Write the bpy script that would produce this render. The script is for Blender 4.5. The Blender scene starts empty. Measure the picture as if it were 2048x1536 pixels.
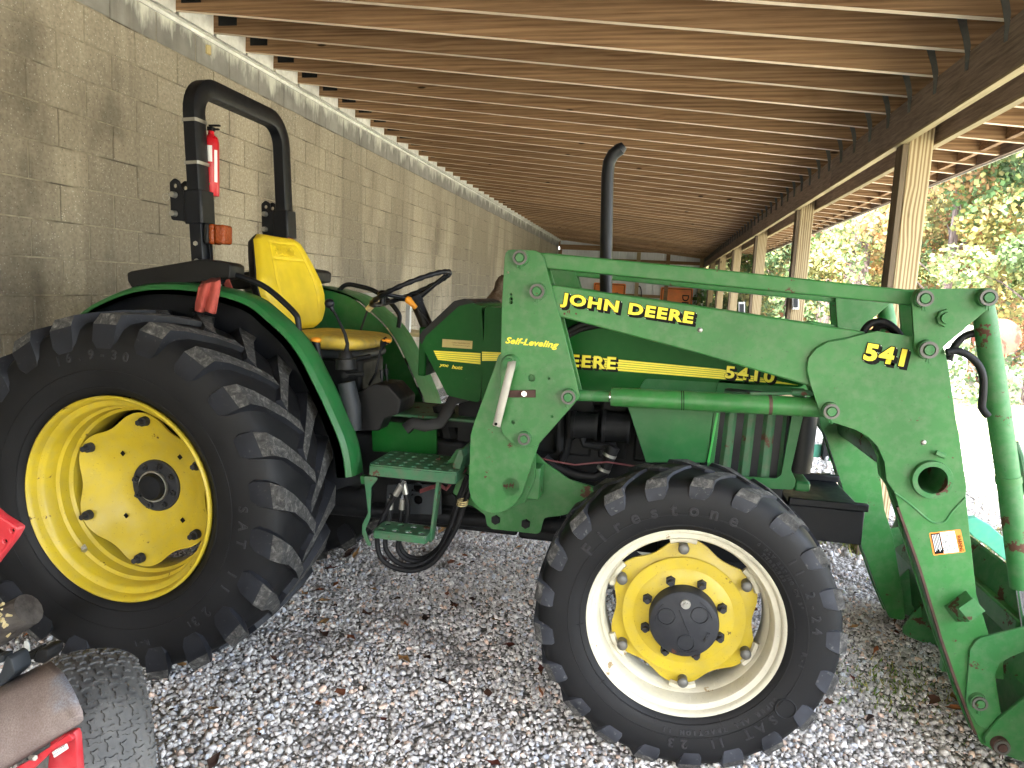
import bpy, math, random
import numpy as np
from mathutils import Vector, Matrix
S = bpy.context.scene
COL = S.collection
random.seed(7); RNG = np.random.default_rng(7)
R = math.radians

# ---------------------------------------------------------------- camera
F_PX, YAW, PIT, ROL = 1441.45, 0.190780236, 0.129222923, -0.0489435684
CAM = np.array([3.2802, -3.7314, 1.6])
_f = np.array([-math.cos(PIT)*math.sin(YAW), math.cos(PIT)*math.cos(YAW), -math.sin(PIT)])
_r = np.array([math.cos(YAW), math.sin(YAW), 0.0]); _d = np.cross(_f, _r)
AX = math.cos(ROL)*_r + math.sin(ROL)*_d
AD = -math.sin(ROL)*_r + math.cos(ROL)*_d
cam_data = bpy.data.cameras.new('camera'); cam = bpy.data.objects.new('camera', cam_data); COL.objects.link(cam)
cam_data.sensor_width = 36.0; cam_data.lens = F_PX/2048*36; cam_data.clip_start = 0.05; cam_data.clip_end = 600
M = Matrix.Identity(4)
for i in range(3):
    M[i][0] = AX[i]; M[i][1] = -AD[i]; M[i][2] = -_f[i]; M[i][3] = CAM[i]
cam.matrix_world = M
S.camera = cam

def P(u, v, **k):
    """point of the measured sight line (u, v) on the plane x=, y= or z= const"""
    d = AX*(u-1024)/F_PX + AD*(v-768)/F_PX + _f
    (a, c), = k.items(); i = 'xyz'.index(a)
    return CAM + d*(c-CAM[i])/d[i]
def XZ(pts, y): return [(p[0], p[2]) for p in (P(u, v, y=y) for u, v in pts)]

# ---------------------------------------------------------------- world, sun, exposure
W = bpy.data.worlds.new('World'); S.world = W; W.use_nodes = True
nt = W.node_tree; nt.nodes.clear()
sky = nt.nodes.new('ShaderNodeTexSky'); sky.sky_type = 'NISHITA'; sky.sun_disc = False
bg = nt.nodes.new('ShaderNodeBackground'); wo = nt.nodes.new('ShaderNodeOutputWorld')
SUN_EL, SUN_AZ = R(46), R(193)          # compass azimuth of the sun, clockwise from +Y
sky.sun_elevation = SUN_EL; sky.sun_rotation = SUN_AZ
sky.dust_density = 3.0; sky.air_density = 1.0; sky.ozone_density = 0.5; sky.altitude = 100
bg.inputs[1].default_value = 0.15
hs = nt.nodes.new('ShaderNodeHueSaturation'); hs.inputs['Saturation'].default_value = .55   # hazy, milky sky
nt.links.new(sky.outputs[0], hs.inputs['Color']); nt.links.new(hs.outputs[0], bg.inputs[0]); nt.links.new(bg.outputs[0], wo.inputs[0])
sd = bpy.data.lights.new('sun', 'SUN'); sd.energy = 2.3; sd.angle = R(0.6); sd.color = (1.0, 0.95, 0.86)
sun = bpy.data.objects.new('sun', sd); COL.objects.link(sun)
sdir = Vector((math.sin(SUN_AZ)*math.cos(SUN_EL), math.cos(SUN_AZ)*math.cos(SUN_EL), math.sin(SUN_EL)))
sun.rotation_euler = sdir.to_track_quat('Z', 'Y').to_euler()
S.view_settings.view_transform = 'Standard'; S.view_settings.look = 'None'
S.view_settings.gamma = 1.0; S.view_settings.use_curve_mapping = False
S.view_settings.exposure = 4.2
S.render.engine = 'CYCLES'
S.cycles.max_bounces = 8; S.cycles.diffuse_bounces = 5; S.cycles.use_denoising = True

# ---------------------------------------------------------------- materials
class NT:
    def __init__(s, name):
        s.m = bpy.data.materials.new(name); s.m.use_nodes = True
        s.t = s.m.node_tree; s.b = s.t.nodes['Principled BSDF']
        s.co = s.t.nodes.new('ShaderNodeTexCoord')
    def n(s, typ, **k):
        o = s.t.nodes.new('ShaderNode'+typ)
        for a, b in k.items():
            if a.startswith('_'): setattr(o, a[1:], b)
            else:
                key = int(a[1:]) if a[0] == 'i' and a[1:].isdigit() else a.replace('__', ' ')
                if hasattr(b, 'is_linked') or isinstance(b, bpy.types.NodeSocket): s.t.links.new(b, o.inputs[key])
                else: o.inputs[key].default_value = b
        return o
    def vec(s, sc=(1, 1, 1), world=True, rot=(0, 0, 0)):
        src = s.n('NewGeometry').outputs['Position'] if world else s.co.outputs['Object']
        return s.n('Mapping', i0=src, Scale=sc, Rotation=rot).outputs[0]
    def noise(s, scale, detail=3, vec=None, rough=.55, dist=0):
        return s.n('TexNoise', Vector=vec or s.vec(), Scale=scale, Detail=detail, Roughness=rough, Distortion=dist).outputs[0]
    def ramp(s, f, stops, inter='LINEAR'):
        r = s.n('ValToRGB', i0=f); e = r.color_ramp; e.interpolation = inter
        e.elements[0].position = stops[0][0]; e.elements[1].position = stops[-1][0]
        for p, c in stops[1:-1]: e.elements.new(p)
        for el, (p, c) in zip(sorted(e.elements, key=lambda q: q.position), stops):
            el.color = (c if isinstance(c, tuple) else (c, c, c)) + (1,)
        return r.outputs[0]
    def mix(s, f, a, b, typ='MIX'):
        o = s.t.nodes.new('ShaderNodeMix'); o.data_type = 'RGBA'; o.blend_type = typ
        for i, v in ((0, f), (6, a), (7, b)):
            if isinstance(v, bpy.types.NodeSocket): s.t.links.new(v, o.inputs[i])
            elif i == 0: o.inputs[0].default_value = v
            else: o.inputs[i].default_value = tuple(v)+(1,)
        return o.outputs[2]
    def math(s, op, a, b=0.0):
        return s.n('Math', _operation=op, i0=a, i1=b).outputs[0]
    def bump(s, h, st=.3, d=.01):
        s.t.links.new(s.n('Bump', Height=h, Strength=st, Distance=d).outputs[0], s.b.inputs['Normal'])
    def set(s, **k):
        for a, v in k.items():
            a = a.replace('__', ' ')
            if isinstance(v, bpy.types.NodeSocket): s.t.links.new(v, s.b.inputs[a])
            else: s.b.inputs[a].default_value = tuple(v)+(1,) if isinstance(v, (tuple, list)) and len(v) == 3 else v
        return s.m

def paint(name, col, rough=.4, chip=.0, chipc=(.09, .035, .022), dust=.15, dustc=(.30, .27, .22), metal=0, sc=1.0, spec=.5, emboss=.0):
    a = NT(name)
    n1 = a.noise(3.2*sc, 4); n2 = a.noise(26*sc, 5); n3 = a.noise(140*sc, 2)
    c = a.mix(a.ramp(n1, [(.3, 0.), (.7, 1.)]), tuple(x*.80 for x in col), tuple(min(1, x*1.16) for x in col))
    c = a.mix(a.math('MULTIPLY', a.ramp(n2, [(.42, 0.), (.75, 1.)]), dust), c, dustc)
    sp = a.ramp(n3, [(.28, 1.), (.33, 0.)])
    c = a.mix(a.math('MULTIPLY', sp, .35 if chip else .15), c, (.02, .02, .015))
    if chip:
        cm = a.ramp(a.noise(9*sc, 6, rough=.7), [(.5+.16*(1-chip), 0.), (.515+.16*(1-chip), 1.)])
        c = a.mix(cm, c, chipc)
        rr = a.mix(cm, (rough,)*3, (.85,)*3)
    else: rr = a.ramp(n2, [(.3, rough*.85), (.7, min(1, rough*1.25))])
    sv = a.vec((60, 4, 60)); scr = a.ramp(a.noise(1.2, 2, vec=sv), [(.26, 1.), (.28, 0.)])
    c = a.mix(a.math('MULTIPLY', scr, .12), c, tuple(min(1, x*2+.08) for x in col))
    a.bump(a.noise(60*sc, 3), .05+emboss, .003)
    return a.set(Base__Color=c, Roughness=rr, Metallic=metal, Specular__IOR__Level=spec)

MT = {}
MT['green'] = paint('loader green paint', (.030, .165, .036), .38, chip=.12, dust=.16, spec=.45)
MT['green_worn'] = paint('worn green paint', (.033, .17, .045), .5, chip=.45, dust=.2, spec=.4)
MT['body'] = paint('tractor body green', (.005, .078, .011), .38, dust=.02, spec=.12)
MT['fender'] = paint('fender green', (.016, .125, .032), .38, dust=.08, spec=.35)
MT['step'] = paint('dusty step green', (.028, .120, .05), .55, chip=.3, dust=.55, dustc=(.12, .10, .075))
MT['yellow'] = paint('wheel yellow paint', (.50, .37, .02), .42, chip=.12, chipc=(.10, .06, .02), dust=.3, dustc=(.35, .30, .12))
MT['cream'] = paint('cream rim paint', (.58, .545, .42), .5, chip=.2, chipc=(.28, .20, .10), dust=.3, dustc=(.35, .32, .26))
MT['black'] = paint('black frame paint', (.005, .006, .009), .42, dust=.06, dustc=(.05, .05, .05), spec=.3)
MT['plastic'] = paint('black plastic', (.007, .007, .0075), .5, dust=.12, dustc=(.035, .033, .03), spec=.3)
MT['greyplastic'] = paint('dark grey plastic', (.022, .026, .030), .5, dust=.1, dustc=(.07,.07,.07), spec=.3)
MT['iron'] = paint('dark cast iron', (.006, .0065, .0075), .6, dust=.15, dustc=(.03, .028, .025), spec=.25)
MT['hubcast'] = paint('scuffed hub casting', (.022, .023, .027), .6, chip=.1, dust=.25, dustc=(.07, .07, .07), spec=.3)
MT['steel'] = paint('zinc steel', (.42, .41, .37), .42, dust=.25, metal=.8)
MT['chrome'] = paint('chrome rod', (.75, .75, .76), .12, dust=.02, metal=1)
MT['rust'] = paint('rusty plate', (.085, .042, .032), .85, dust=.5, dustc=(.03, .02, .018))
MT['red'] = paint('red mower paint', (.50, .022, .032), .4, dust=.15, dustc=(.6, .3, .28))
MT['fire_red'] = paint('extinguisher red', (.55, .01, .02), .3, dust=.03)
MT['white'] = paint('white metal paint', (.6, .61, .58), .45, dust=.2)
MT['seat'] = paint('yellow seat vinyl', (.76, .55, .015), .45, dust=.06, emboss=.08)
MT['seat_dusty'] = paint('dusty yellow seat vinyl', (.66, .47, .06), .55, dust=.7, dustc=(.33, .26, .12), emboss=.1)
MT['decal_y'] = paint('decal yellow', (.86, .74, .03), .4, dust=.03)
MT['decal_k'] = paint('decal black', (.003, .003, .003), .5, dust=.02, dustc=(.02, .02, .02), spec=.15)
MT['decal_w'] = paint('decal white', (.8, .8, .78), .5, dust=.05)
MT['gold'] = paint('dealer sticker gold', (.46, .36, .12), .5, dust=.1)
MT['orange'] = paint('warning orange', (.88, .26, .03), .45, dust=.05)
MT['sign'] = paint('road sign orange', (.9, .23, .03), .35, dust=.05)
MT['knob'] = paint('orange knob plastic', (.85, .33, .02), .35, dust=.05)
MT['ivory'] = paint('ivory handle', (.62, .50, .24), .5, dust=.15)
MT['wire'] = paint('red brown wire', (.16, .035, .04), .5)
MT['cloth'] = paint('red shop rag', (.42, .075, .055), .95, dust=.6, dustc=(.22, .05, .04), emboss=.5)
MT['silverframe'] = paint('galvanised pole', (.5, .52, .54), .4, metal=.5)
MT['turq'] = paint('teal paint', (.05, .30, .2), .5)
MT['brightgreen'] = paint('spreader green', (.03, .36, .06), .4)
MT['ring'] = paint('dark snap ring steel', (.15, .145, .13), .5, metal=.4, dust=.3, dustc=(.06,.06,.05))
MT['tie'] = paint('galvanised tie dark', (.11, .115, .105), .6, metal=.3, dust=.3)
MT['flash'] = paint('white flashing', (.84, .84, .78), .6, dust=.35, dustc=(.40, .38, .30))
MT['red_far'] = paint('faded red oxide', (.26, .045, .03), .8, dust=.3, dustc=(.22,.10,.07))
MT['carve'] = paint('brown burlap', (.11, .065, .035), .9, dust=.5, emboss=.6)

def lens_mat():
    a = NT('amber lens'); n = a.n('TexVoronoi', Vector=a.vec((1, 1, 1)), Scale=120).outputs[0]
    a.bump(n, .8, .004)
    return a.set(Base__Color=(.30, .055, .008), Roughness=.2, Transmission__Weight=.1)
MT['amber'] = lens_mat()

def rubber(name, col, dust, dc=(.075, .08, .09), up=.0):
    a = NT(name); n = a.noise(7, 5); n2 = a.noise(55, 4)
    c = a.mix(a.ramp(n, [(.35, 0.), (.7, dust)]), col, dc)
    c = a.mix(a.ramp(n2, [(.62, 0.), (.74, up)]), c, (.30, .29, .26))
    a.bump(n2, .12, .004)
    return a.set(Base__Color=c, Roughness=a.ramp(n, [(.3, .5), (.7, .7)]), Specular__IOR__Level=.3)
MT['rubber'] = rubber('tyre rubber', (.0055, .0055, .0062), .5, (.012, .012, .013), .0)
MT['rubber_lug'] = rubber('lug rubber', (.007, .0075, .0095), .8, (.020, .022, .029), .1)
MT['rubber_worn'] = rubber('worn lug rubber', (.014, .015, .019), 1., (.048, .052, .064), .35)
MT['rubber_turf'] = rubber('turf tyre rubber', (.066, .065, .063), 1., (.15, .145, .135), .15)
MT['rubber_mark'] = rubber('raised tyre letters', (.020, .020, .022), .6, (.035, .035, .038))
MT['hose'] = rubber('hydraulic hose', (.004, .004, .005), .3, (.015, .015, .017))

def tread_top():
    a = NT('scarred tread rubber'); n = a.noise(38, 6, rough=.75, dist=.6); n2 = a.noise(90, 4)
    c = a.ramp(n, [(.35, (.02, .02, .02)), (.52, (.055, .053, .05)), (.66, (.16, .155, .14)), (.8, (.34, .33, .30))])
    a.bump(n, .9, .012)
    return a.set(Base__Color=c, Roughness=.85)
MT['tread'] = tread_top()

def wood(name, base, dark, sc=(0.7, 14, 14), knots=True, grain=.5, rough=.7, ring=.5, band='Z', var=.2, freq=1.7, stain=.4):
    """sc: stretch of the grain, small along the board"""
    a = NT(name)
    oi = a.n('ObjectInfo').outputs['Random']
    cb = a.n('CombineXYZ', X=a.math('MULTIPLY', oi, 37.), Y=a.math('MULTIPLY', oi, 11.), Z=a.math('MULTIPLY', oi, 23.)).outputs[0]
    v0 = a.n('VectorMath', _operation='ADD', i0=a.co.outputs['Object'], i1=cb).outputs[0]
    v = a.n('Mapping', i0=v0, Scale=sc).outputs[0]
    kv = a.n('Mapping', i0=v0, Scale=tuple(max(1.5, x*.28) for x in sc)).outputs[0]
    kn = a.n('TexVoronoi', Vector=kv, Scale=1.25, Randomness=1.)
    warp = a.noise(.35, 2, vec=v)
    kpull = a.ramp(kn.outputs[0], [(.0, 1.), (.35, 0.)])
    ph = a.math('ADD', a.math('MULTIPLY', warp, 9.), a.math('MULTIPLY', kpull, 1.6 if knots else 0.))
    sx = a.n('SeparateXYZ', i0=v).outputs['XYZ'.index(band)]
    ringf = a.math('SINE', a.math('ADD', a.math('MULTIPLY', sx, freq), a.math('MULTIPLY', ph, 3.2)))
    fine = a.noise(3.2, 5, vec=a.n('Mapping', i0=v, Scale=(1, 1, 1)).outputs[0], rough=.7)
    g = a.math('ADD', a.math('MULTIPLY', ringf, .16*ring), a.math('ADD', a.math('MULTIPLY', fine, .8), .08))
    c = a.mix(a.ramp(g, [(.32, 1.), (.62, 0.)]), base, dark)
    c = a.mix(1., c, a.ramp(oi, [(0., 1-var), (1., 1+var)]), 'MULTIPLY')
    st = a.noise(1.6, 4, vec=v0); c = a.mix(a.ramp(st, [(.60, 0.), (.8, stain)]), c, tuple(x*.45 for x in dark))
    if knots:
        km = a.ramp(kn.outputs[0], [(.045, 1.), (.085, .0)])
        c = a.mix(a.math('MULTIPLY', km, .9), c, tuple(x*.14 for x in dark))
    a.bump(g, grain*.35, .004)
    return a.set(Base__Color=c, Roughness=rough, Specular__IOR__Level=.2)
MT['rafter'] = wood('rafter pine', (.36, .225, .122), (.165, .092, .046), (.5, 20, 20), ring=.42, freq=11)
MT['rafter_underlit'] = wood('rafter underside with painted light', (.90, .78, .62), (.66, .52, .38), (.6, 30, 30), knots=False, ring=.3)  # paler tone paints gravel bounce light onto the rafter undersides
MT['beam'] = wood('weathered beam', (.33, .255, .20), (.15, .11, .085), (22, 1.6, 22), knots=False, ring=.15, var=.28)
MT['beam_underlit'] = wood('beam underside with painted light', (.46, .38, .22), (.28, .22, .12), (22, .8, 22), knots=False, ring=.3)  # lighter tone paints in the light along the beam bottoms
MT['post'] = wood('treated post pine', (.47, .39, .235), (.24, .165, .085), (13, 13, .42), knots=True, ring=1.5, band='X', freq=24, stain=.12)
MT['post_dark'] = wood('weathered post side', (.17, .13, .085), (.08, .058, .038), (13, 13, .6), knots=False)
MT['deck'] = wood('roof deck boards', (.24, .14, .08), (.14, .07, .04), (14, .6, 14), knots=False)
MT['log'] = wood('weathered log', (.13, .115, .10), (.05, .042, .038), (.8, 10, 10), knots=False)

def cmu(name, grey=False):
    a = NT(name); g = a.vec()
    oi = a.n('ObjectInfo').outputs['Random']
    sp = a.n('TexVoronoi', Vector=g, Scale=95).outputs
    spc = a.n('TexVoronoi', Vector=g, Scale=60)
    rnd = a.n('SeparateColor', i0=spc.outputs[1]).outputs[0]
    n1 = a.noise(45, 5); n2 = a.noise(220, 2)
    if grey: base = a.ramp(a.noise(6, 4), [(.3, (.25, .245, .225)), (.7, (.36, .35, .32))])
    else: base = a.ramp(n1, [(.3, (.33, .29, .22)), (.7, (.49, .435, .335))])
    c = a.mix(1., base, a.ramp(oi, [(0., .93), (1., 1.07)]), 'MULTIPLY')
    if not grey:
        m = a.math('MULTIPLY', a.ramp(spc.outputs[0], [(.16, 1.), (.26, 0.)]), a.ramp(rnd, [(.80, 0.), (.82, 1.)]))
        c = a.mix(a.math('MULTIPLY', m, .75), c, (.75, .72, .62))
        m2 = a.math('MULTIPLY', a.ramp(spc.outputs[0], [(.12, 1.), (.24, 0.)]), a.ramp(rnd, [(.16, 1.), (.18, 0.)]))
        c = a.mix(a.math('MULTIPLY', m2, .6), c, (.10, .085, .06))
    # soaked-in stains that run down the wall
    s1 = a.noise(1., 4, vec=a.n('Mapping', i0=g, Scale=(1, 1.15, .28), Location=(0, .55, 0)).outputs[0], rough=.6)
    s2 = a.noise(1., 3, vec=a.n('Mapping', i0=g, Scale=(1, 9., .5)).outputs[0])
    z = a.n('SeparateXYZ', i0=g).outputs[2]
    low = a.ramp(a.n('MapRange', Value=z, From__Min=0., From__Max=3.2).outputs[0], [(.15, .95), (.6, .55), (.93, .25)])
    sm = a.math('MULTIPLY', a.ramp(s1, [(.42, 0.), (.56, 1.)]), low)
    yy = a.n('SeparateXYZ', i0=g).outputs[1]
    wob = a.noise(1., 4, vec=a.n('Mapping', i0=g, Scale=(1, 1.6, .9)).outputs[0], rough=.65)
    yw = a.n('MapRange', Value=a.math('ADD', yy, a.math('MULTIPLY', a.math('SUBTRACT', wob, .5), .55)), From__Min=-1.2, From__Max=10.8).outputs[0]
    q = lambda y: (y+1.2)/12
    bands = a.ramp(yw, [(q(-.55), .75), (q(-.42), .95), (q(-.22), .25), (q(-.1), .05), (q(.05), .8), (q(.22), .75), (q(.4), .0), (q(1.7), .0), (q(2.05), .85), (q(2.4), .45), (q(2.8), .0), (q(3.9), .0), (q(4.2), .7), (q(4.6), .0), (q(6.4), .0), (q(6.8), .75), (q(7.3), 0.)])
    brk = a.ramp(a.noise(2.3, 4), [(.33, .25), (.6, 1.)])
    hi = a.ramp(a.n('MapRange', Value=z, From__Min=0., From__Max=3.2).outputs[0], [(.3, 1.), (.84, .95), (.95, .35)])
    sm = a.math('MAXIMUM', sm, a.math('MULTIPLY', a.math('MULTIPLY', bands, brk), hi))
    c = a.mix(a.math('MULTIPLY', sm, .84), c, (.062, .055, .045))
    c = a.mix(a.math('MULTIPLY', a.ramp(s2, [(.55, 0.), (.72, 1.)]), .3), c, (.12, .105, .085))
    if grey:
        e = a.noise(1., 5, vec=a.n('Mapping', i0=g, Scale=(1, 7, 2.)).outputs[0], rough=.65)
        top = a.n('MapRange', Value=z, From__Min=3.07, From__Max=3.27).outputs[0]
        ee = a.math('ADD', e, a.math('MULTIPLY', top, .28))
        c = a.mix(a.ramp(ee, [(.66, 0.), (.84, .85)]), c, (.72, .72, .64))
    a.bump(a.math('ADD', n1, a.math('MULTIPLY', sp[0], .6)), .5, .004)
    return a.set(Base__Color=c, Roughness=.95, Specular__IOR__Level=.2)
MT['cmu'] = cmu('split tan concrete block'); MT['cmug'] = cmu('smooth grey block', True)
def mortar():
    a = NT('mortar'); c = a.ramp(a.noise(30, 4), [(.3, (.24, .21, .155)), (.7, (.38, .34, .25))])
    c2 = a.mix(a.ramp(a.noise(2.5, 3), [(.5, 0.), (.62, .8)]), c, (.05, .042, .035))
    return a.set(Base__Color=c2, Roughness=.95)
MT['mortar'] = mortar()

def attr_mat(name, rough=.8, trans=0., bumpy=0):
    a = NT(name); at = a.n('Attribute', _attribute_name='tint').outputs[0]
    if bumpy:
        n = a.noise(90, 4); at = a.mix(a.ramp(n, [(.3, .35), (.7, 0.)]), at, (.05, .045, .04)); a.bump(n, .4, .003)
    if trans:
        tr = a.n('BsdfTranslucent', Color=at).outputs[0]
        df = a.n('BsdfDiffuse', Color=at).outputs[0]
        mx = a.n('MixShader', i0=trans, i1=df, i2=tr).outputs[0]
        a.t.links.new(mx, a.t.nodes['Material Output'].inputs[0]); return a.m
    return a.set(Base__Color=at, Roughness=rough, Specular__IOR__Level=.2)
MT['stone'] = attr_mat('gravel stones', .85, bumpy=1)
MT['leaf'] = attr_mat('foliage', trans=.35)
MT['litter'] = attr_mat('dry leaf litter', .8)
def bed():
    a = NT('gravel bed'); v = a.n('TexVoronoi', Vector=a.vec(), Scale=55)
    ca = a.n('SeparateColor', i0=v.outputs[1]).outputs[0]
    c = a.mix(a.ramp(v.outputs[0], [(.25, 0.), (.6, 1.)]), a.ramp(ca, [(0., (.34, .33, .31)), (1., (.66, .64, .60))]), (.15, .14, .125))
    a.bump(v.outputs[0], .8, -.02)
    return a.set(Base__Color=c, Roughness=.95)
MT['bed'] = bed()
def yard():
    a = NT('pale yard ground'); v = a.n('TexVoronoi', Vector=a.vec(), Scale=40)
    ca = a.n('SeparateColor', i0=v.outputs[1]).outputs[0]
    c = a.ramp(ca, [(0., (.20, .185, .155)), (1., (.46, .43, .37))])
    c = a.mix(a.ramp(a.noise(1.3, 5), [(.48, 0.), (.62, .7)]), c, (.20, .24, .08))
    c = a.mix(a.ramp(a.noise(.35, 4), [(.5, 0.), (.7, .6)]), c, (.42, .33, .16))
    a.bump(v.outputs[0], .6, -.02)
    return a.set(Base__Color=c, Roughness=.95)
MT['yard'] = yard()
def hillm():
    a = NT('wooded hill floor'); c = a.ramp(a.noise(.8, 6), [(.3, (.05, .045, .03)), (.5, (.15, .12, .05)), (.7, (.10, .14, .04))])
    return a.set(Base__Color=c, Roughness=1.)
MT['hill'] = hillm()
def bark():
    a = NT('bark'); n = a.noise(1., 5, vec=a.vec((14, 14, 2.2)), rough=.7); c = a.ramp(n, [(.35, (.05, .035, .035)), (.6, (.17, .13, .12)), (.75, (.27, .23, .22))])
    a.bump(n, .9, .04); return a.set(Base__Color=c, Roughness=.95)
MT['bark'] = bark()
def corr():
    a = NT('galvanised wall sheet'); c = a.ramp(a.noise(2, 3), [(.3, (.62, .64, .66)), (.7, (.82, .84, .86))])
    return a.set(Base__Color=c, Roughness=.45, Metallic=.2)
MT['corr'] = corr()
def brown_dusty():
    a = NT('dusty mower fender'); n = a.noise(260, 2); z = a.noise(5., 3)
    c = a.ramp(z, [(.35, (.22, .17, .155)), (.5, (.27, .22, .20)), (.60, (.25, .27, .31))])
    c = a.mix(a.ramp(n, [(.35, 0.), (.65, .6)]), c, (.12, .085, .07)); a.bump(n, .2, .002)
    return a.set(Base__Color=c, Roughness=.75)
MT['brown_dusty'] = brown_dusty()

# ---------------------------------------------------------------- object helpers
def empty(name, loc, label, cat, group=None, kind=None):
    o = bpy.data.objects.new(name, None); COL.objects.link(o); o.location = loc; o.empty_display_size = .1
    o['label'] = label
    o['category'] = cat
    if group: o['group'] = group
    if kind: o['kind'] = kind
    return o
def put(o, parent):
    if parent is not None:
        o.parent = parent
        o.matrix_parent_inverse = Matrix.Translation(-Vector(parent.location)) if parent.parent is None else Matrix.Translation(-Vector(parent.location))
    return o
def finish(me, name, mat, parent=None, smooth=35, loc=None):
    me.validate(clean_customdata=False)
    mats = mat if isinstance(mat, (list, tuple)) else [mat]
    me.materials.clear()
    for m in mats: me.materials.append(MT[m])
    if smooth:
        me.shade_smooth(); me.set_sharp_from_angle(angle=R(smooth))
    o = bpy.data.objects.new(name, me); COL.objects.link(o)
    if loc is not None: o.location = loc
    return put(o, parent)
def tag(o, label=None, cat=None, group=None, kind=None):
    for k, v in (('label', label), ('category', cat), ('group', group), ('kind', kind)):
        if v: o[k] = v
    return o

class G:
    """collects shapes into one mesh"""
    def __init__(s): s.v = []; s.f = []; s.mi = []; s.cur = 0
    def add(s, v, f):
        b = len(s.v); s.v += [tuple(map(float, p)) for p in v]; s.f += [tuple(b+i for i in q) for q in f]; s.mi += [s.cur]*len(f); return s
    def box(s, x0, x1, y0, y1, z0, z1, m=None):
        v = [(x, y, z) for z in (z0, z1) for y in (y0, y1) for x in (x0, x1)]
        if m is not None: v = [m @ Vector(p) for p in v]
        return s.add(v, [(0, 2, 3, 1), (4, 5, 7, 6), (0, 1, 5, 4), (2, 6, 7, 3), (0, 4, 6, 2), (1, 3, 7, 5)])
    def hexa(s, a, b):
        """a, b: two quads joined into a block"""
        return s.add(list(a)+list(b), [(3, 2, 1, 0), (4, 5, 6, 7)] + [(i, (i+1) % 4, 4+(i+1) % 4, 4+i) for i in range(4)])
    def tube(s, path, r, seg=10, closed=False, sq=None, cap=True, up=None):
        P_ = [Vector(p) for p in path]; n = len(P_); rr = r if hasattr(r, '__len__') else [r]*n
        T = []
        for i in range(n):
            a = P_[(i-1) % n] if (closed or i > 0) else P_[0]; b = P_[(i+1) % n] if (closed or i < n-1) else P_[-1]
            T.append((b-a).normalized())
        N = Vector(up) if up else (Vector((0, 0, 1)) if abs(T[0].z) < .9 else Vector((1, 0, 0)))
        rings = []
        for i in range(n):
            N = (N - T[i]*N.dot(T[i])).normalized(); Bn = T[i].cross(N)
            if sq: ring = [P_[i] + N*(a*sq[0]/2) + Bn*(b*sq[1]/2) for a, b in sq[2]]
            else: ring = [P_[i] + (N*math.cos(2*math.pi*k/seg) + Bn*math.sin(2*math.pi*k/seg))*rr[i] for k in range(seg)]
            rings.append(ring)
        k = len(rings[0]); v = [p for q in rings for p in q]; f = []
        for i in range(n if closed else n-1):
            j = (i+1) % n
            f += [(i*k+q, i*k+(q+1) % k, j*k+(q+1) % k, j*k+q) for q in range(k)]
        if cap and not closed: f += [tuple(range(k))[::-1], tuple((n-1)*k+q for q in range(k))]
        return s.add(v, f)
    def cyl(s, a, b, r, r2=None, seg=20): return s.tube([a, b], [r, r if r2 is None else r2], seg)
    def lathe(s, prof, c, axis='y', seg=48, close=False, a0=0, a1=2*math.pi):
        """prof: (radius, offset along axis)"""
        full = abs(a1-a0-2*math.pi) < 1e-6; m = seg if full else seg+1
        v = []
        for i in range(m):
            t = a0+(a1-a0)*i/seg; ct, st = math.cos(t), math.sin(t)
            for r, y in prof:
                v.append({'y': (c[0]+r*ct, c[1]+y, c[2]+r*st), 'z': (c[0]+r*ct, c[1]+r*st, c[2]+y), 'x': (c[0]+y, c[1]+r*ct, c[2]+r*st)}[axis])
        k = len(prof); f = []
        for i in range(seg):
            j = (i+1) % m
            for q in range(k-1 if not close else k):
                q2 = (q+1) % k
                f.append((i*k+q, i*k+q2, j*k+q2, j*k+q))
        return s.add(v, f)
    def ball(s, c, r, seg=14, sc=(1, 1, 1)):
        pr = [(math.sin(math.pi*i/8)*r, -math.cos(math.pi*i/8)*r) for i in range(9)]
        g = G().lathe(pr, (0, 0, 0), 'z', seg)
        return s.add([(c[0]+p[0]*sc[0], c[1]+p[1]*sc[1], c[2]+p[2]*sc[2]) for p in g.v], g.f)
    def mesh(s, name):
        me = bpy.data.meshes.new(name); me.from_pydata(s.v, [], s.f)
        if any(s.mi): me.polygons.foreach_set('material_index', s.mi)
        return me
    def ob(s, name, mat, parent=None, smooth=35, bevel=0, loc=None):
        o = finish(s.mesh(name), name, mat, parent, smooth, loc)
        if bevel: bev(o, bevel)
        return o
def bev(o, w, seg=2):
    m = o.modifiers.new('bevel', 'BEVEL'); m.width = w; m.segments = seg; m.limit_method = 'ANGLE'; m.angle_limit = R(40); m.harden_normals = False
    return o
RND = [(1, .7), (.7, 1), (-.7, 1), (-1, .7), (-1, -.7), (-.7, -1), (.7, -1), (1, -.7)]
def circ(c, r, n=20): return [(c[0]+r*math.cos(2*math.pi*i/n), c[1]+r*math.sin(2*math.pi*i/n)) for i in range(n)]
def rounded(pts, r, n=3):
    out = []; m = len(pts)
    for i in range(m):
        p, a, b = (Vector(pts[j % m]).to_2d() for j in (i, i-1, i+1))
        da, db = a-p, b-p; la, lb = da.length, db.length
        if la < 1e-6 or lb < 1e-6: continue
        ang = da.angle(db)
        if ang > 2.75: out.append(tuple(p)); continue
        t = min(r/math.tan(ang/2), la*.45, lb*.45)
        p0 = p+da/la*t; p1 = p+db/lb*t
        for k in range(n+1):
            s = k/n; out.append(tuple(p0*(1-s)**2+p*2*s*(1-s)+p1*s*s))
    return out
_tmp = None
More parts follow.
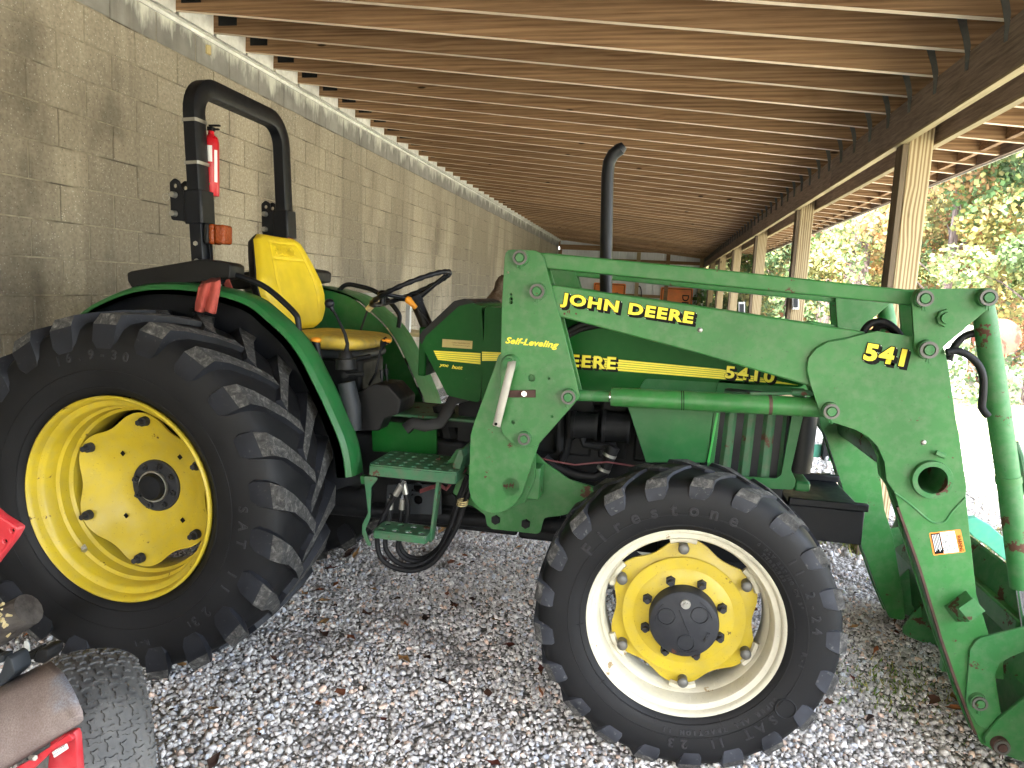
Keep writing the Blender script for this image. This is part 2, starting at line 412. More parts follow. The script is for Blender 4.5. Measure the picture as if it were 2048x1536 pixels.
def curve_mesh(splines, ext, bevel=.0):
    c = bpy.data.curves.new('tmp', 'CURVE'); c.dimensions = '2D'; c.fill_mode = 'BOTH'; c.extrude = max(ext-bevel, 0); c.bevel_depth = bevel; c.bevel_resolution = 1
    if bevel: c.offset = -bevel
    for pts in splines:
        s = c.splines.new('POLY'); s.points.add(len(pts)-1); s.use_cyclic_u = True
        for q, p in zip(s.points, pts): q.co = (p[0], p[1], 0, 1)
    o = bpy.data.objects.new('tmp', c); me = bpy.data.meshes.new_from_object(o)
    bpy.data.objects.remove(o); bpy.data.curves.remove(c); return me
def plate(name, pts, y, th, mat, parent, holes=(), rad=.008, bevel=.0018, px=True, smooth=30):
    """flat plate with its outline in the xz plane, near face at y"""
    pts = XZ(pts, y) if px else pts
    if rad: pts = rounded(pts, rad)
    hs = [circ(tuple(XZ([h[:2]], y)[0]) if px else h[:2], h[2], 18) for h in holes]
    me = curve_mesh([pts]+hs, th/2, bevel)
    me.transform(Matrix(((1, 0, 0, 0), (0, 0, -1, y+th/2), (0, 1, 0, 0), (0, 0, 0, 1))))
    return finish(me, name, mat, parent, smooth)
def text_mesh(s, size=1., ext=.001, off=0., shear=0., sx=1., bevel=0., space=1.):
    c = bpy.data.curves.new('tmp', 'FONT'); c.body = s; c.size = size; c.extrude = ext; c.offset = off; c.shear = shear
    c.bevel_depth = bevel; c.space_character = space; c.resolution_u = 3
    o = bpy.data.objects.new('tmp', c); me = bpy.data.meshes.new_from_object(o)
    bpy.data.objects.remove(o); bpy.data.curves.remove(c)
    return me
def bbox(me):
    a = np.empty(len(me.vertices)*3); me.vertices.foreach_get('co', a); a = a.reshape(-1, 3); return a.min(0), a.max(0)
def decal_text(name, s, p0, p1, h, y, mat, parent, off=.0, shear=0., ext=.0006, grow=0., space=1., dxz=(0, 0), lift=0.):
    """text whose baseline runs from pixel p0 to p1 on the plane y, h = letter height in metres"""
    a, b = P(*p0, y=y), P(*p1, y=y); ax = Vector((b-a)); L = ax.length; ax.normalize(); up = Vector((-ax.z, 0, ax.x))
    me = text_mesh(s, 1., 0., 0., shear, space=space); lo, hi = bbox(me)
    kx, ky = L/(hi[0]-lo[0]), h/(hi[1]-lo[1])
    me2 = text_mesh(s, 1., 0., off+grow, shear, space=space)
    n = Vector((0, -1, 0)); o = Vector(a)+n*(.0008+lift)+Vector((dxz[0], 0, dxz[1]))
    m = Matrix.Identity(4)
    for i in range(3):
        m[i][0] = ax[i]*kx; m[i][1] = up[i]*ky; m[i][2] = n[i]; m[i][3] = o[i]-ax[i]*kx*lo[0]-up[i]*ky*lo[1]
    me2.transform(m)
    return finish(me2, name, mat, parent, 0)
def bolt_head(g, c, r, t, hexa=True, ax='y', d=-1):
    """bolt head standing proud of a face at c"""
    e = list(c); e['xyz'.index(ax)] += d*t; g.cyl(c, e, r, r*.96, 6 if hexa else 16)

# ================================================================ SETTING
def grid(name, x0, x1, y0, y1, nx, ny, fz, mat, label=None):
    xs = np.linspace(x0, x1, nx); ys = np.linspace(y0, y1, ny); X, Y = np.meshgrid(xs, ys); Z = fz(X, Y)
    v = np.stack([X, Y, Z], -1).reshape(-1, 3)
    f = [(j*nx+i, j*nx+i+1, (j+1)*nx+i+1, (j+1)*nx+i) for j in range(ny-1) for i in range(nx-1)]
    me = bpy.data.meshes.new(name); me.from_pydata(v.tolist(), [], f)
    o = finish(me, name, mat, None, 60); tag(o, label, kind='structure'); return o
def gz(X, Y):
    return .012*np.sin(X*2.1+Y*1.3)+.008*np.sin(X*5.3-Y*3.1)-.012
grid('gravel_bed', -.02, 6.2, -9, 20.3, 60, 160, gz, 'bed', 'grey bed of fine gravel under the shed roof')
def yz(X, Y):
    d = np.clip(np.hypot(X-6, np.maximum(Y-20, 0)*0)-14, 0, None)
    return -.03+.02*np.sin(X*.7)*np.sin(Y*.5) + np.clip(X-17, 0, None)*.02
grid('yard_ground', 6.15, 70, -40, 120, 70, 120, lambda X, Y: -.02+0*X, 'yard', 'sunlit pale yard of worn grass and gravel beside the shed')
def hz(X, Y):
    d = np.clip((X-18)*.55+(Y-24)*.45, 0, None)
    return -.3+np.clip(d*.42, 0, 24)+.5*np.sin(X*.35)*np.cos(Y*.3)
grid('wooded_hill', 8, 150, 14, 190, 60, 70, hz, 'hill', 'hillside rising behind the yard under autumn trees')
g = G(); g.box(-80, 150, -80, 190, -1.2, -.9); tag(g.ob('terrain', 'yard', None, 0), 'far ground under the yard', kind='structure')

# ---- concrete block wall
WT = 3.0745+.2032
wall = empty('block_wall', (0, 6, 0), 'long stained tan concrete block wall with a grey top course, behind the tractor', 'wall')
g = G(); g.box(-.2, -.006, -9, 20.3, -.1, WT-.002); g.ob('mortar_bed', 'mortar', wall, 0)
def block_mesh(name, L=.4064, H=.2032, j=.0042):
    c = .004; a, b = L/2-j, H/2-j; g = G()
    q = lambda x, m: [(x, -a+m, -b+m), (x, a-m, -b+m), (x, a-m, b-m), (x, -a+m, b-m)]
    g.add(q(-.02, 0)+q(-.0035, 0)+q(0, c), [(0, 1, 5, 4), (1, 2, 6, 5), (2, 3, 7, 6), (3, 0, 4, 7), (4, 5, 9, 8), (5, 6, 10, 9), (6, 7, 11, 10), (7, 4, 8, 11), (8, 9, 10, 11)])
    return g.mesh(name)
bm_, bg_ = block_mesh('block'), block_mesh('cap_block', H=.196)
for m, k in ((bm_, 'cmu'), (bg_, 'cmug')): m.materials.append(MT[k])
cand = []
for r in range(0, 17):
    off = .5 if r % 2 == 0 else 0.
    zc = 3.0745+.1016-.2032*r
    for s in range(-23, 51):
        y = (s+off+.5)*.4064
        if y > 20.1 or zc < -.05: continue
        cand.append((r, y, zc))
far = G()
def size_in_view(q):
    r, y, z = q
    d = math.hypot(CAM[0], y-CAM[1])
    return (-1.4 < y < 20) and (z > 1.35 if y < 1.2 else z > .75)
vis = sorted([q for q in cand if size_in_view(q)], key=lambda q: q[1])[:300]
vs = set(vis)
for q in cand:
    r, y, z = q; dx = random.uniform(-.0012, .0012)
    if q in vs:
        o = bpy.data.objects.new('block' if r else 'cap_block', bm_ if r else bg_); COL.objects.link(o)
        o.location = (dx, y, z if r else z-.003); put(o, wall)
    elif r:
        far.add([(p.co.x+dx, p.co.y+y, p.co.z+z) for p in bm_.vertices], [tuple(f.vertices) for f in bm_.polygons])
farg = G()
for q in cand:
    if q not in vs and q[0] == 0: farg.add([(p.co.x, p.co.y+q[1], p.co.z+q[2]-.003) for p in bg_.vertices], [tuple(f.vertices) for f in bg_.polygons])
tag(far.ob('block_courses', 'cmu', wall, 0), kind='stuff'); tag(farg.ob('cap_block_course', 'cmug', wall, 0), kind='stuff')
g = G(); g.box(.0, .018, -9, 20.2, WT-.018, WT+.016); g.box(.018, .045, -9, 20.2, WT+.004, WT+.02); g.ob('flashing_strip', 'flash', wall, 0)
g = G(); g.box(-.20, -.16, -9, 20.3, WT-.01, 3.9); g.ob('plate_board', 'flash', wall, 0)
# vent tab in the cap course, chalk scrapes
o = plate('conduit_cover', [(0, 0)]*3, 0, .01, 'cmu', wall, px=False, rad=0) if False else None
c0 = P(415, 100, x=.0); g = G(); g.tube([(.004, c0[1], c0[2]-.03), (.004, c0[1], c0[2]+.03)], .022, 10); g.ob('conduit_knockout', 'ivory', wall)

# ---- shed roof
shed = empty('open_shed', (4.75, 6, 0), 'long lean-to shed roof of pine rafters on timber posts over the tractor', 'shed')
XB, XB2, XE = 4.67, 4.88, 5.66
zr = lambda x: 3.30-.0966*x             # underside of the rafters
RH = .235
g = G(); x0, x1 = .03, XE
g.hexa([(x0, -.019, 0), (x1, -.019, zr(x1)-zr(x0)), (x1, -.019, zr(x1)-zr(x0)+RH), (x0, -.019, RH)], [(x0, .019, 0), (x1, .019, zr(x1)-zr(x0)), (x1, .019, zr(x1)-zr(x0)+RH), (x0, .019, RH)])
rme = g.mesh('rafter'); rme.materials.append(MT['rafter']); rme.materials.append(MT['rafter_underlit'])
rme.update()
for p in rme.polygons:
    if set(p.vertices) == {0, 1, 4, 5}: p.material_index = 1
ht = G(); ht.box(.14, .28, -.0245, -.019, .035, .17)     # dark plate painting in the shadow at the rafter's wall end
hme = ht.mesh('rafter_end_shadow'); hme.materials.append(MT['iron'])
tg = G()
zz = zr(XB)-zr(.03)
ot = [(-.085, .205), (-.045, .205), (-.030, .12), (-.012, .06), (-.002, .02), (-.002, -.09), (-.016, -.10), (-.022, -.02), (-.040, .05), (-.075, .14)]
def tie_poly(y): return [(XB+x, y, zz+z) for x, z in ot]
nn_ = len(ot)
tg.add(tie_poly(-.024)+tie_poly(-.0215), [tuple(range(nn_)), tuple(range(nn_, 2*nn_))[::-1]]+[(i, nn_+i, nn_+(i+1) % nn_, (i+1) % nn_) for i in range(nn_)])
for x, z in ((-.065, .18), (-.055, .14), (-.04, .10), (-.012, -.05), (-.011, -.075)): tg.cyl((XB+x, -.024, zz+z), (XB+x, -.027, zz+z), .005, None, 6)
tme = tg.mesh('rafter_tie'); tme.materials.append(MT['tie'])
bme = G().box(0, .038, .02, .3864, 0, .2).mesh('blocking'); bme.materials.append(MT['rafter'])
pan = G().box(.09, .10, .02, .3864, -.02, .24).mesh('infill_panel'); pan.materials.append(MT['flash'])
def child(name, me, loc, parent, kid_of=None):
    o = bpy.data.objects.new(name, me); COL.objects.link(o); o.location = loc
    o.parent = parent; o.matrix_parent_inverse = Matrix.Translation(-Vector(parent.location)); return o
NR = range(-21, 48)
for k in NR:
    y = .684+.4064*k+random.uniform(-.004, .004)
    if y > 20.1: break
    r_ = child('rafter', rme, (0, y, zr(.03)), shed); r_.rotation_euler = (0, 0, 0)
    for nm, me in (('rafter_end_shadow', hme), ('rafter_tie', tme)):
        c = bpy.data.objects.new(nm, me); COL.objects.link(c); c.parent = r_
    if k > -6:
        for xb in (XB2+.06, XE-.14):
            child('blocking', bme, (xb, y+.0, zr(xb)+.01), shed)
        child('infill_panel', pan, (0, y, zr(.09)), shed)
# roof deck boards above the rafters (joined: hidden behind the rafters)
g = G()
for i in range(40):
    xa = .02+i*.145; xb = xa+.14
    if xb > XE+.05: break
    g.hexa([(xa, -9, zr(xa)+RH+.003), (xb, -9, zr(xb)+RH+.003), (xb, -9, zr(xb)+RH+.022), (xa, -9, zr(xa)+RH+.022)],
           [(xa, 20.3, zr(xa)+RH+.003), (xb, 20.3, zr(xb)+RH+.003), (xb, 20.3, zr(xb)+RH+.022), (xa, 20.3, zr(xa)+RH+.022)])
tag(g.ob('roof_boards', 'deck', shed, 0), kind='stuff')
g = G(); g.hexa([(-.3, -9, zr(-.3)+RH+.03), (XE+.09, -9, zr(XE+.09)+RH+.03), (XE+.09, -9, zr(XE+.09)+RH+.05), (-.3, -9, zr(-.3)+RH+.05)],
                [(-.3, 20.4, zr(-.3)+RH+.03), (XE+.09, 20.4, zr(XE+.09)+RH+.03), (XE+.09, 20.4, zr(XE+.09)+RH+.05), (-.3, 20.4, zr(-.3)+RH+.05)]); g.ob('roof_sheet', 'corr', shed, 0)
zt, zb = zr(XB)-.002, 2.605
for i, (ya, yb) in enumerate([(-9, -2.1), (-2.1, 3.05), (3.05, 6.6), (6.6, 8.3), (8.3, 10.6), (10.6, 14.5), (14.5, 20.2)]):
    g = G(); g.box(-.02, .02, -(yb-ya)/2+.002, (yb-ya)/2-.002, zb+.012, zt); g.ob('beam_board', 'beam', shed, 0, loc=(XB+.02+(.002 if i % 2 else 0), (ya+yb)/2, 0))
for xx in (XB+.02, XB2+.02):
    for ya, yb in [(-9, -1.2), (-1.2, 4.2), (4.2, 9.6), (9.6, 15), (15, 20.2)]:
        g = G(); g.box(-.022, .022, -(yb-ya)/2+.001, (yb-ya)/2-.001, zb, zb+.0115); g.ob('beam_underlit_strip', 'beam_underlit', shed, 0, loc=(xx, (ya+yb)/2, 0))
for ya, yb in [(-9, -.6), (-.6, 4.9), (4.9, 10.2), (10.2, 20.2)]:
    g = G(); g.box(-.02, .02, -(yb-ya)/2+.002, (yb-ya)/2-.002, zb+.012, zr(XB2)-.002); g.ob('beam_board', 'beam', shed, 0, loc=(XB2+.02, (ya+yb)/2, 0))
for ya, yb in [(-9, 1.5), (1.5, 7.1), (7.1, 12.6), (12.6, 20.2)]:
    g = G(); g.box(-.012, .012, -(yb-ya)/2+.002, (yb-ya)/2-.002, -.02, .20); g.ob('fascia_board', 'beam', shed, 0, loc=(XE+.014, (ya+yb)/2, zr(XE)+.01))
g = G(); g.box(XE+.028, XE+.034, -9, 20.3, zr(XE)-.02, zr(XE)+.02); g.box(XE+.034, XE+.08, -9, 20.3, zr(XE)+.19, zr(XE)+.196); g.ob('drip_edge', 'flash', shed, 0)
PY = [-5.6, -2.3, 1.20, 4.62, 7.95, 11.35, 14.6, 17.9]
for i, y in enumerate(PY):
    w = .14
    g = G(); g.box(-.075, .060, 0, w, -.05, zr(4.7)+.15)
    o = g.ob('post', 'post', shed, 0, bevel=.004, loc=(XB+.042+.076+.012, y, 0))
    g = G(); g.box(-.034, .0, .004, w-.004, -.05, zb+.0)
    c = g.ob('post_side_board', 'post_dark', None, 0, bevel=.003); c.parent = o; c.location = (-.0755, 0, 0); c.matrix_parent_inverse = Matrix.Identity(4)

# ---- end wall of ribbed sheet on girts
YE = 20.2
endw = empty('end_wall', (2.4, YE, 0), 'far end wall of ribbed grey sheet metal on wooden girts', 'wall')
n = 20; 
for i in range(n):
    xa = .05+i*.235
    g = G(); pr = [(0, 0), (.02, 0), (.03, -.02), (.05, -.02), (.06, 0), (.12, 0), (.125, -.006), (.14, -.006), (.145, 0), (.18, 0), (.185, -.006), (.2, -.006), (.205, 0), (.235, 0)]
    v = [(x, y, z) for z in (0, 3.3) for x, y in pr]; k = len(pr)
    g.add(v, [(q, q+1, k+q+1, k+q) for q in range(k-1)]); g.ob('sheet_panel', 'corr', endw, 0, loc=(xa, YE, 0))
for z0, hh in ((3.09, .16), (2.72, .10), (2.2, .10), (1.62, .10), (.9, .10), (.1, .15)):
    g = G(); g.box(-2.34, 2.34, -.05, -.008, -hh/2, hh/2); g.ob('girt', 'rafter', endw, 0, loc=(2.38, YE-.03, z0))
for x, m in ((.07, 'rafter'), (1.62, 'rafter'), (2.62, 'post'), (3.55, 'rafter'), (4.6, 'post')):
    g = G(); g.box(-.06, .06, -.12, -.055, 0, 3.0); g.ob('wall_stud', m, endw, 0, bevel=.003, loc=(x, YE-.03, 0))

g = G(); g.box(-2.6, 2.36, -.002, .03, 0, .6); g.ob('gable_board', 'rafter', endw, 0, loc=(2.38, YE+.04, 3.1))
# ---- gravel stones
def ico():
    t = (1+5**.5)/2
    v = np.array([(-1, t, 0), (1, t, 0), (-1, -t, 0), (1, -t, 0), (0, -1, t), (0, 1, t), (0, -1, -t), (0, 1, -t), (t, 0, -1), (t, 0, 1), (-t, 0, -1), (-t, 0, 1)], float)
    v /= np.linalg.norm(v[0])
    f = np.array([(0, 11, 5), (0, 5, 1), (0, 1, 7), (0, 7, 10), (0, 10, 11), (1, 5, 9), (5, 11, 4), (11, 10, 2), (10, 7, 6), (7, 1, 8), (3, 9, 4), (3, 4, 2), (3, 2, 6), (3, 6, 8), (3, 8, 9), (4, 9, 5), (2, 4, 11), (6, 2, 10), (8, 6, 7), (9, 8, 1)])
    return v, f
def rotm(n):
    q = RNG.normal(size=(n, 4)); q /= np.linalg.norm(q, axis=1, keepdims=True); w, x, y, z = q.T
    return np.stack([1-2*(y*y+z*z), 2*(x*y-z*w), 2*(x*z+y*w), 2*(x*y+z*w), 1-2*(x*x+z*z), 2*(y*z-x*w), 2*(x*z-y*w), 2*(y*z+x*w), 1-2*(x*x+y*y)], -1).reshape(n, 3, 3)
def build_np(name, V, Fc, col, mat, smooth=False):
    """V (n,k,3), Fc (f,3) indices inside one item, col (n,3)"""
    n, k = V.shape[:2]; f = Fc.shape[0]; m = Fc.shape[1]
    me = bpy.data.meshes.new(name); me.vertices.add(n*k); me.vertices.foreach_set('co', V.astype(np.float32).ravel())
    idx = (Fc[None]+(np.arange(n)*k)[:, None, None]).astype(np.int32)
    me.loops.add(n*f*m); me.loops.foreach_set('vertex_index', idx.ravel())
    me.polygons.add(n*f); me.polygons.foreach_set('loop_start', np.arange(0, n*f*m, m, dtype=np.int32))
    at = me.attributes.new('tint', 'FLOAT_COLOR', 'POINT')
    c4 = np.concatenate([np.repeat(col[:, None], k, 1), np.ones((n, k, 1))], -1); at.data.foreach_set('color', c4.astype(np.float32).ravel())
    me.update(calc_edges=True); me.materials.append(MT[mat])
    o = bpy.data.objects.new(name, me); COL.objects.link(o); return o
def vnoise(x, y, s, seed=0):
    r = np.random.default_rng(seed); T = r.random((64, 64)); u, v = x/s, y/s
    i, j = np.floor(u).astype(int), np.floor(v).astype(int); a, b = u-i, v-j; a = a*a*(3-2*a); b = b*b*(3-2*b)
    g_ = lambda p, q: T[p % 64, q % 64]
    return g_(i, j)*(1-a)*(1-b)+g_(i+1, j)*a*(1-b)+g_(i, j+1)*(1-a)*b+g_(i+1, j+1)*a*b
def stones(name, n, region, size, label):
    x0, x1, y0, y1 = region
    xy = np.stack([RNG.uniform(x0, x1, n*2), RNG.uniform(y0, y1, n*2)], -1)
    D = np.stack([xy[:, 0], xy[:, 1], 0*xy[:, 0]], -1)-CAM; dz = D@_f; u = 1024+F_PX*(D@AX)/dz; v = 768+F_PX*(D@AD)/dz
    keep = (dz > .3) & (u > -250) & (u < 2350) & (v < 1800)
    xy = xy[keep][:n]; n = len(xy)
    v0, f0 = ico(); s = RNG.gamma(7, 1/7, n)*size; s = np.clip(s, size*.45, size*1.9)
    V = np.repeat(v0[None], n, 0)*(1+RNG.normal(0, .17, (n, 12, 1)))
    V = V*np.stack([RNG.uniform(.8, 1.35, n), RNG.uniform(.65, 1.05, n), RNG.uniform(.45, .8, n)], -1)[:, None]*(s/2)[:, None, None]
    V = np.einsum('nij,nkj->nki', rotm(n), V)
    z = gz(xy[:, 0], xy[:, 1])+RNG.uniform(-.3, .6, n)*s*.6
    V += np.stack([xy[:, 0], xy[:, 1], z], -1)[:, None]
    g_ = np.clip(RNG.normal(.76, .16, n), .25, .92); tint = np.stack([g_*1.0, g_*.955, g_*.905], -1)
    w = RNG.random(n); tint[w < .08] *= (1.1, .88, .74); tint[(w > .08) & (w < .18)] *= (.85, .92, 1.04)
    d = vnoise(xy[:, 0]+9, xy[:, 1]+9, .55, 3)*.6+vnoise(xy[:, 0]+9, xy[:, 1]+9, .17, 4)*.4
    dark = np.clip((d-.58)*5, 0, 1)[:, None]*np.clip(RNG.normal(.6, .3, n), 0, 1)[:, None]
    tint = tint*(1-dark)+np.array([.075, .055, .045])*dark
    o = build_np(name, V, f0, tint, 'stone'); tag(o, label, 'gravel', kind='stuff'); return o
stones('gravel', 92000, (.0, 6.1, -2.6, .9), .0172, 'pale crushed gravel strewn over the shed floor around the tractor')
stones('gravel', 17000, (.3, 7.5, .9, 6.5), .036, 'pale crushed gravel further back beneath and beyond the tractor')

# ---- fallen leaves
def leaf_litter(n, region, name, label, near=True):
    x0, x1, y0, y1 = region
    ang = np.linspace(0, 2*np.pi, 9)[:-1]; rr = np.array([1, .55, .75, .5, .95, .6, .7, .5])
    base = np.stack([np.cos(ang)*rr, np.sin(ang)*rr*.8, np.abs(np.sin(ang*1.5))*.3], -1); base = np.vstack([[0, 0, 0], base])
    f0 = np.array([(0, i, i % 8+1) for i in range(1, 9)])
    xy = np.stack([RNG.uniform(x0, x1, n), RNG.uniform(y0, y1, n)], -1); s = RNG.uniform(.014, .042, n)
    V = base[None]*s[:, None, None]
    V = V*(1+RNG.normal(0, .35, V.shape)); a = RNG.uniform(0, 6.28, n); ca, sa = np.cos(a), np.sin(a)
    tilt = RNG.normal(0, .35, n)
    V = np.stack([V[..., 0]*ca[:, None]-V[..., 1]*sa[:, None], V[..., 0]*sa[:, None]+V[..., 1]*ca[:, None], V[..., 2]+V[..., 0]*tilt[:, None]], -1)
    V += np.stack([xy[:, 0], xy[:, 1], gz(xy[:, 0], xy[:, 1])+.026], -1)[:, None]
    cs = np.array([(.10, .03, .02), (.16, .06, .03), (.07, .035, .022), (.28, .10, .04), (.045, .025, .018), (.36, .20, .08)]); col = cs[RNG.integers(0, 6, n)]*RNG.uniform(.7, 1.3, (n, 1))
    o = build_np(name, V, f0, col, 'litter'); tag(o, label, 'leaves', kind='stuff')
leaf_litter(270, (.3, 5.6, -2.5, .8), 'fallen_leaves', 'brown and rust fallen leaves scattered on the gravel')

# ---- grass tufts at the eave side
def grass(n, cx, cy, sx, sy, h, name, label, cols):
    xy = np.stack([RNG.normal(cx, sx, n), RNG.normal(cy, sy, n)], -1)
    a = RNG.uniform(0, 6.28, n); hh = h*RNG.uniform(.4, 1.2, n); w = .004+0*hh; lean = RNG.normal(0, .5, (n, 2))*hh[:, None]
    ca, sa = np.cos(a)*w, np.sin(a)*w
    V = np.zeros((n, 3, 3)); V[:, 0] = np.stack([-ca, -sa, 0*a], -1); V[:, 1] = np.stack([ca, sa, 0*a], -1); V[:, 2] = np.stack([lean[:, 0], lean[:, 1], hh], -1)
    V += np.stack([xy[:, 0], xy[:, 1], 0*a], -1)[:, None]
    cs = np.array(cols); col = cs[RNG.integers(0, len(cs), n)]*RNG.uniform(.7, 1.3, (n, 1))
    tag(build_np(name, V, np.array([(0, 1, 2)]), col, 'leaf'), label, 'grass', kind='stuff')
gc = [(.20, .30, .06), (.30, .34, .09), (.40, .36, .14), (.14, .24, .05)]
c = P(1800, 1380, z=0); grass(420, c[0], c[1], .16, .12, .028, 'grass', 'sparse weeds growing through gravel near the loader arm', gc)
c = P(1690, 1085, z=0); grass(500, c[0]+.1, c[1], .10, .12, .06, 'grass', 'small grass tuft by the foot of the near post', gc)
for i, (u, v, n, sx, sy) in enumerate([(1990, 1110, 2500, .35, .35), (1985, 880, 5000, 1.0, 1.2), (2040, 800, 6000, 1.6, 2.5)]):
    c = P(u, v, z=0); grass(n, c[0], c[1], sx, sy, .05, 'grass', ['thin grass strip just outside the eave line', 'patchy grass on the bright yard', 'far patchy grass on the bright yard'][i], gc)

# ---- trees
def leaves(name, parent, n, centers, radii, cols, size, kind=None, squash=.75):
    ci = RNG.integers(0, len(centers), n); C_ = np.array(centers)[ci]; rad = np.array(radii)[ci]
    d = RNG.normal(size=(n, 3)); d /= np.linalg.norm(d, axis=1, keepdims=True)
    r = rad*RNG.uniform(.35, 1.05, n)**.6; p = C_+d*r[:, None]*np.array([1, 1, squash])
    q = np.array([(-.5, -.1, 0), (0, -.5, .08), (.5, .05, 0), (.05, .55, .1)])
    s = size*RNG.uniform(.6, 1.35, n)
    V = np.einsum('nij,kj->nki', rotm(n), q)*s[:, None, None]+p[:, None]
    cs = np.array(cols); cc = RNG.integers(0, len(cols), len(centers))
    pick = np.where(RNG.random(n) < .6, cc[ci], RNG.integers(0, len(cols), n)); col = cs[pick]*RNG.uniform(.45, 1.0, (n, 1))*RNG.uniform(.6, 1.1, len(centers))[ci][:, None]*.78+.06
    o = build_np(name, V, np.array([(0, 1, 2, 3)]), col, 'leaf')
    if parent: put(o, parent)
    if kind: o['kind'] = kind
    return o
YEL = [(.56, .48, .12), (.46, .45, .11), (.28, .38, .08), (.58, .32, .09), (.16, .28, .07)]
GRN = [(.13, .29, .07), (.21, .37, .08), (.34, .42, .11), (.46, .43, .12), (.09, .20, .05)]
ORG = [(.58, .28, .10), (.54, .38, .13), (.44, .42, .12), (.28, .34, .09), (.52, .18, .07)]
def tree(x, y, h, r, cols, label, n=9000, lowest=.12, tr=.085, lean=0, lsz=.115):
    t = empty('maple_tree', (x, y, 0), label, 'tree', 'autumn trees beyond the yard'); g = G()
    top = (x+lean, y, h*.95)
    g.tube([(x, y, -.5), (x+lean*.3, y, h*.35), (x+lean*.7, y, h*.7), top], [tr*1.3, tr, tr*.6, tr*.15], 9)
    cen = []; rad = []
    for i in range(34):
        zz_ = h*(lowest+(1-lowest)*RNG.random()**.9); rr = r*(1-.55*(zz_/h)**1.5)*RNG.uniform(.25, 1.)
        a = RNG.uniform(0, 6.28); c = (x+lean*zz_/h+rr*math.cos(a), y+rr*math.sin(a), zz_); cen.append(c); rad.append(RNG.uniform(.35, .95)*r*.36)
        if i % 2 == 0: g.tube([(x+lean*zz_/h*.8, y, max(zz_-rr*.6, .3)), ((x+c[0])/2, (y+c[1])/2, zz_-rr*.2), c], [tr*.28, tr*.18, tr*.05], 5)
    g.ob('trunk', 'bark', t, 60); leaves('crown', t, n, cen, rad, cols, lsz)
    return t
def at(u, dist):
    d = AX*(u-1024)/F_PX + _f; d = d/math.hypot(d[0], d[1]); return CAM[0]+d[0]*dist, CAM[1]+d[1]*dist
TR = [(1475, 25, 8, 2.8, GRN, 'light green bushy maple seen left between the farthest shed posts'),
      (1560, 21, 7, 2.6, GRN, 'bright green maple seen between the second and third post'),
      (1640, 23, 8.5, 2.6, YEL, 'yellow-green maple just left of the near post'),
      (1760, 21, 8, 2.6, ORG, 'orange-tinged maple directly behind the near post'),
      (1870, 17, 7.5, 2.7, YEL, 'yellow maple right of the near post under the eave'),
      (1960, 20, 9, 3.0, ORG, 'orange-red maple above the loader bellcrank'),
      (2060, 16, 8, 2.6, GRN, 'green and yellow maple at the right picture edge'),
      (2170, 19, 9, 3.0, YEL, 'yellow maple beyond the right picture edge')]
for u, d, h, r, c, l in TR:
    x, y = at(u, d); tree(x, y, h, r, c, l, lowest=.05, n=17000, lsz=.095)
x, y = at(1685, 17.5); t = empty('pine_trunk_tree', (x, y, 0), 'tall straight tree with bare rough grey-brown trunk behind the shed posts', 'tree'); g = G()
g.tube([(x, y, -.5), (x+.05, y, 3), (x+.1, y, 12)], [.26, .23, .16], 14); g.ob('trunk', 'bark', t, 60)
x, y = at(1635, 21); t = empty('pine_trunk_tree', (x, y, 0), 'slimmer dark trunk left of the tall rough trunk', 'tree'); g = G()
g.tube([(x, y, -.5), (x-.1, y, 4), (x-.2, y, 12)], [.17, .15, .1], 12); g.ob('trunk', 'bark', t, 60)
# wood on the hill, one mass
cen = []; rad = []
for i in range(700):
    u = RNG.uniform(1380, 2300); d = RNG.uniform(27, 60); x, y = at(u, d); z0 = float(hz(np.array(x), np.array(y))); cen.append((x, y, z0+RNG.uniform(0, 9))); rad.append(RNG.uniform(1., 2.2))
o = leaves('hillside_wood', None, 110000, cen, rad, YEL+GRN+ORG, .24); tag(o, 'mass of yellow, green and orange foliage on the hill behind', 'wood', kind='stuff')

# unseen woods added behind the camera to cut sky light and reflections
cen = []; rad = []
for i in range(260): cen.append((RNG.uniform(-16, 22), RNG.uniform(-44, -32), RNG.uniform(0, 9))); rad.append(RNG.uniform(1., 2.))
o = leaves('sky_blocking_woods', None, 30000, cen, rad, GRN+YEL, .42); tag(o, 'unseen leaf mass added behind the camera to block sky light', 'wood', kind='stuff')

# ================================================================ TRACTOR
YC = -.50
def my(y): return 2*YC-y
T = empty('tractor', (2.4, YC, 0), 'green and yellow farm tractor with front loader parked under the shed roof', 'tractor')

# ---------------------------------------------------------------- wheels
def lug_mesh(name, W2, Ro, Rb, sh, dth, w_sh, w_c, yin=.02, lead=1, prof=None):
    """one tread bar; y<0 is the outer side. stations run shoulder -> centre"""
    st = prof
    V = []; F = []
    for (yb, rb, yt, rt, th, wb, wt) in st:
        for (yy, rr, ww) in ((yb, rb, wb), (yt, rt, wt)):
            for sg in (-1, 1):
                a = th+sg*ww/rr; V.append((rr*math.sin(a), yy, rr*math.cos(a)))
    k = len(st)
    for i in range(k-1):
        b = 4*i; c = b+4
        F += [(b+2, b+3, c+3, c+2), (b, b+2, c+2, c), (b+3, b+1, c+1, c+3)]
    F += [(0, 1, 3, 2), (4*k-4, 4*k-2, 4*k-1, 4*k-3)]
    me = bpy.data.meshes.new(name); me.from_pydata(V, [], F)
    me.materials.append(MT['rubber_worn' if Ro < .6 else 'rubber_lug']); me.materials.append(MT['tread'])
    me.update()
    for i, p in enumerate(me.polygons):
        j = i//3
        if i < 3*(k-1) and i % 3 == 0 and j >= prof_top: p.material_index = 1
    me.shade_smooth(); me.set_sharp_from_angle(angle=R(28)); return me
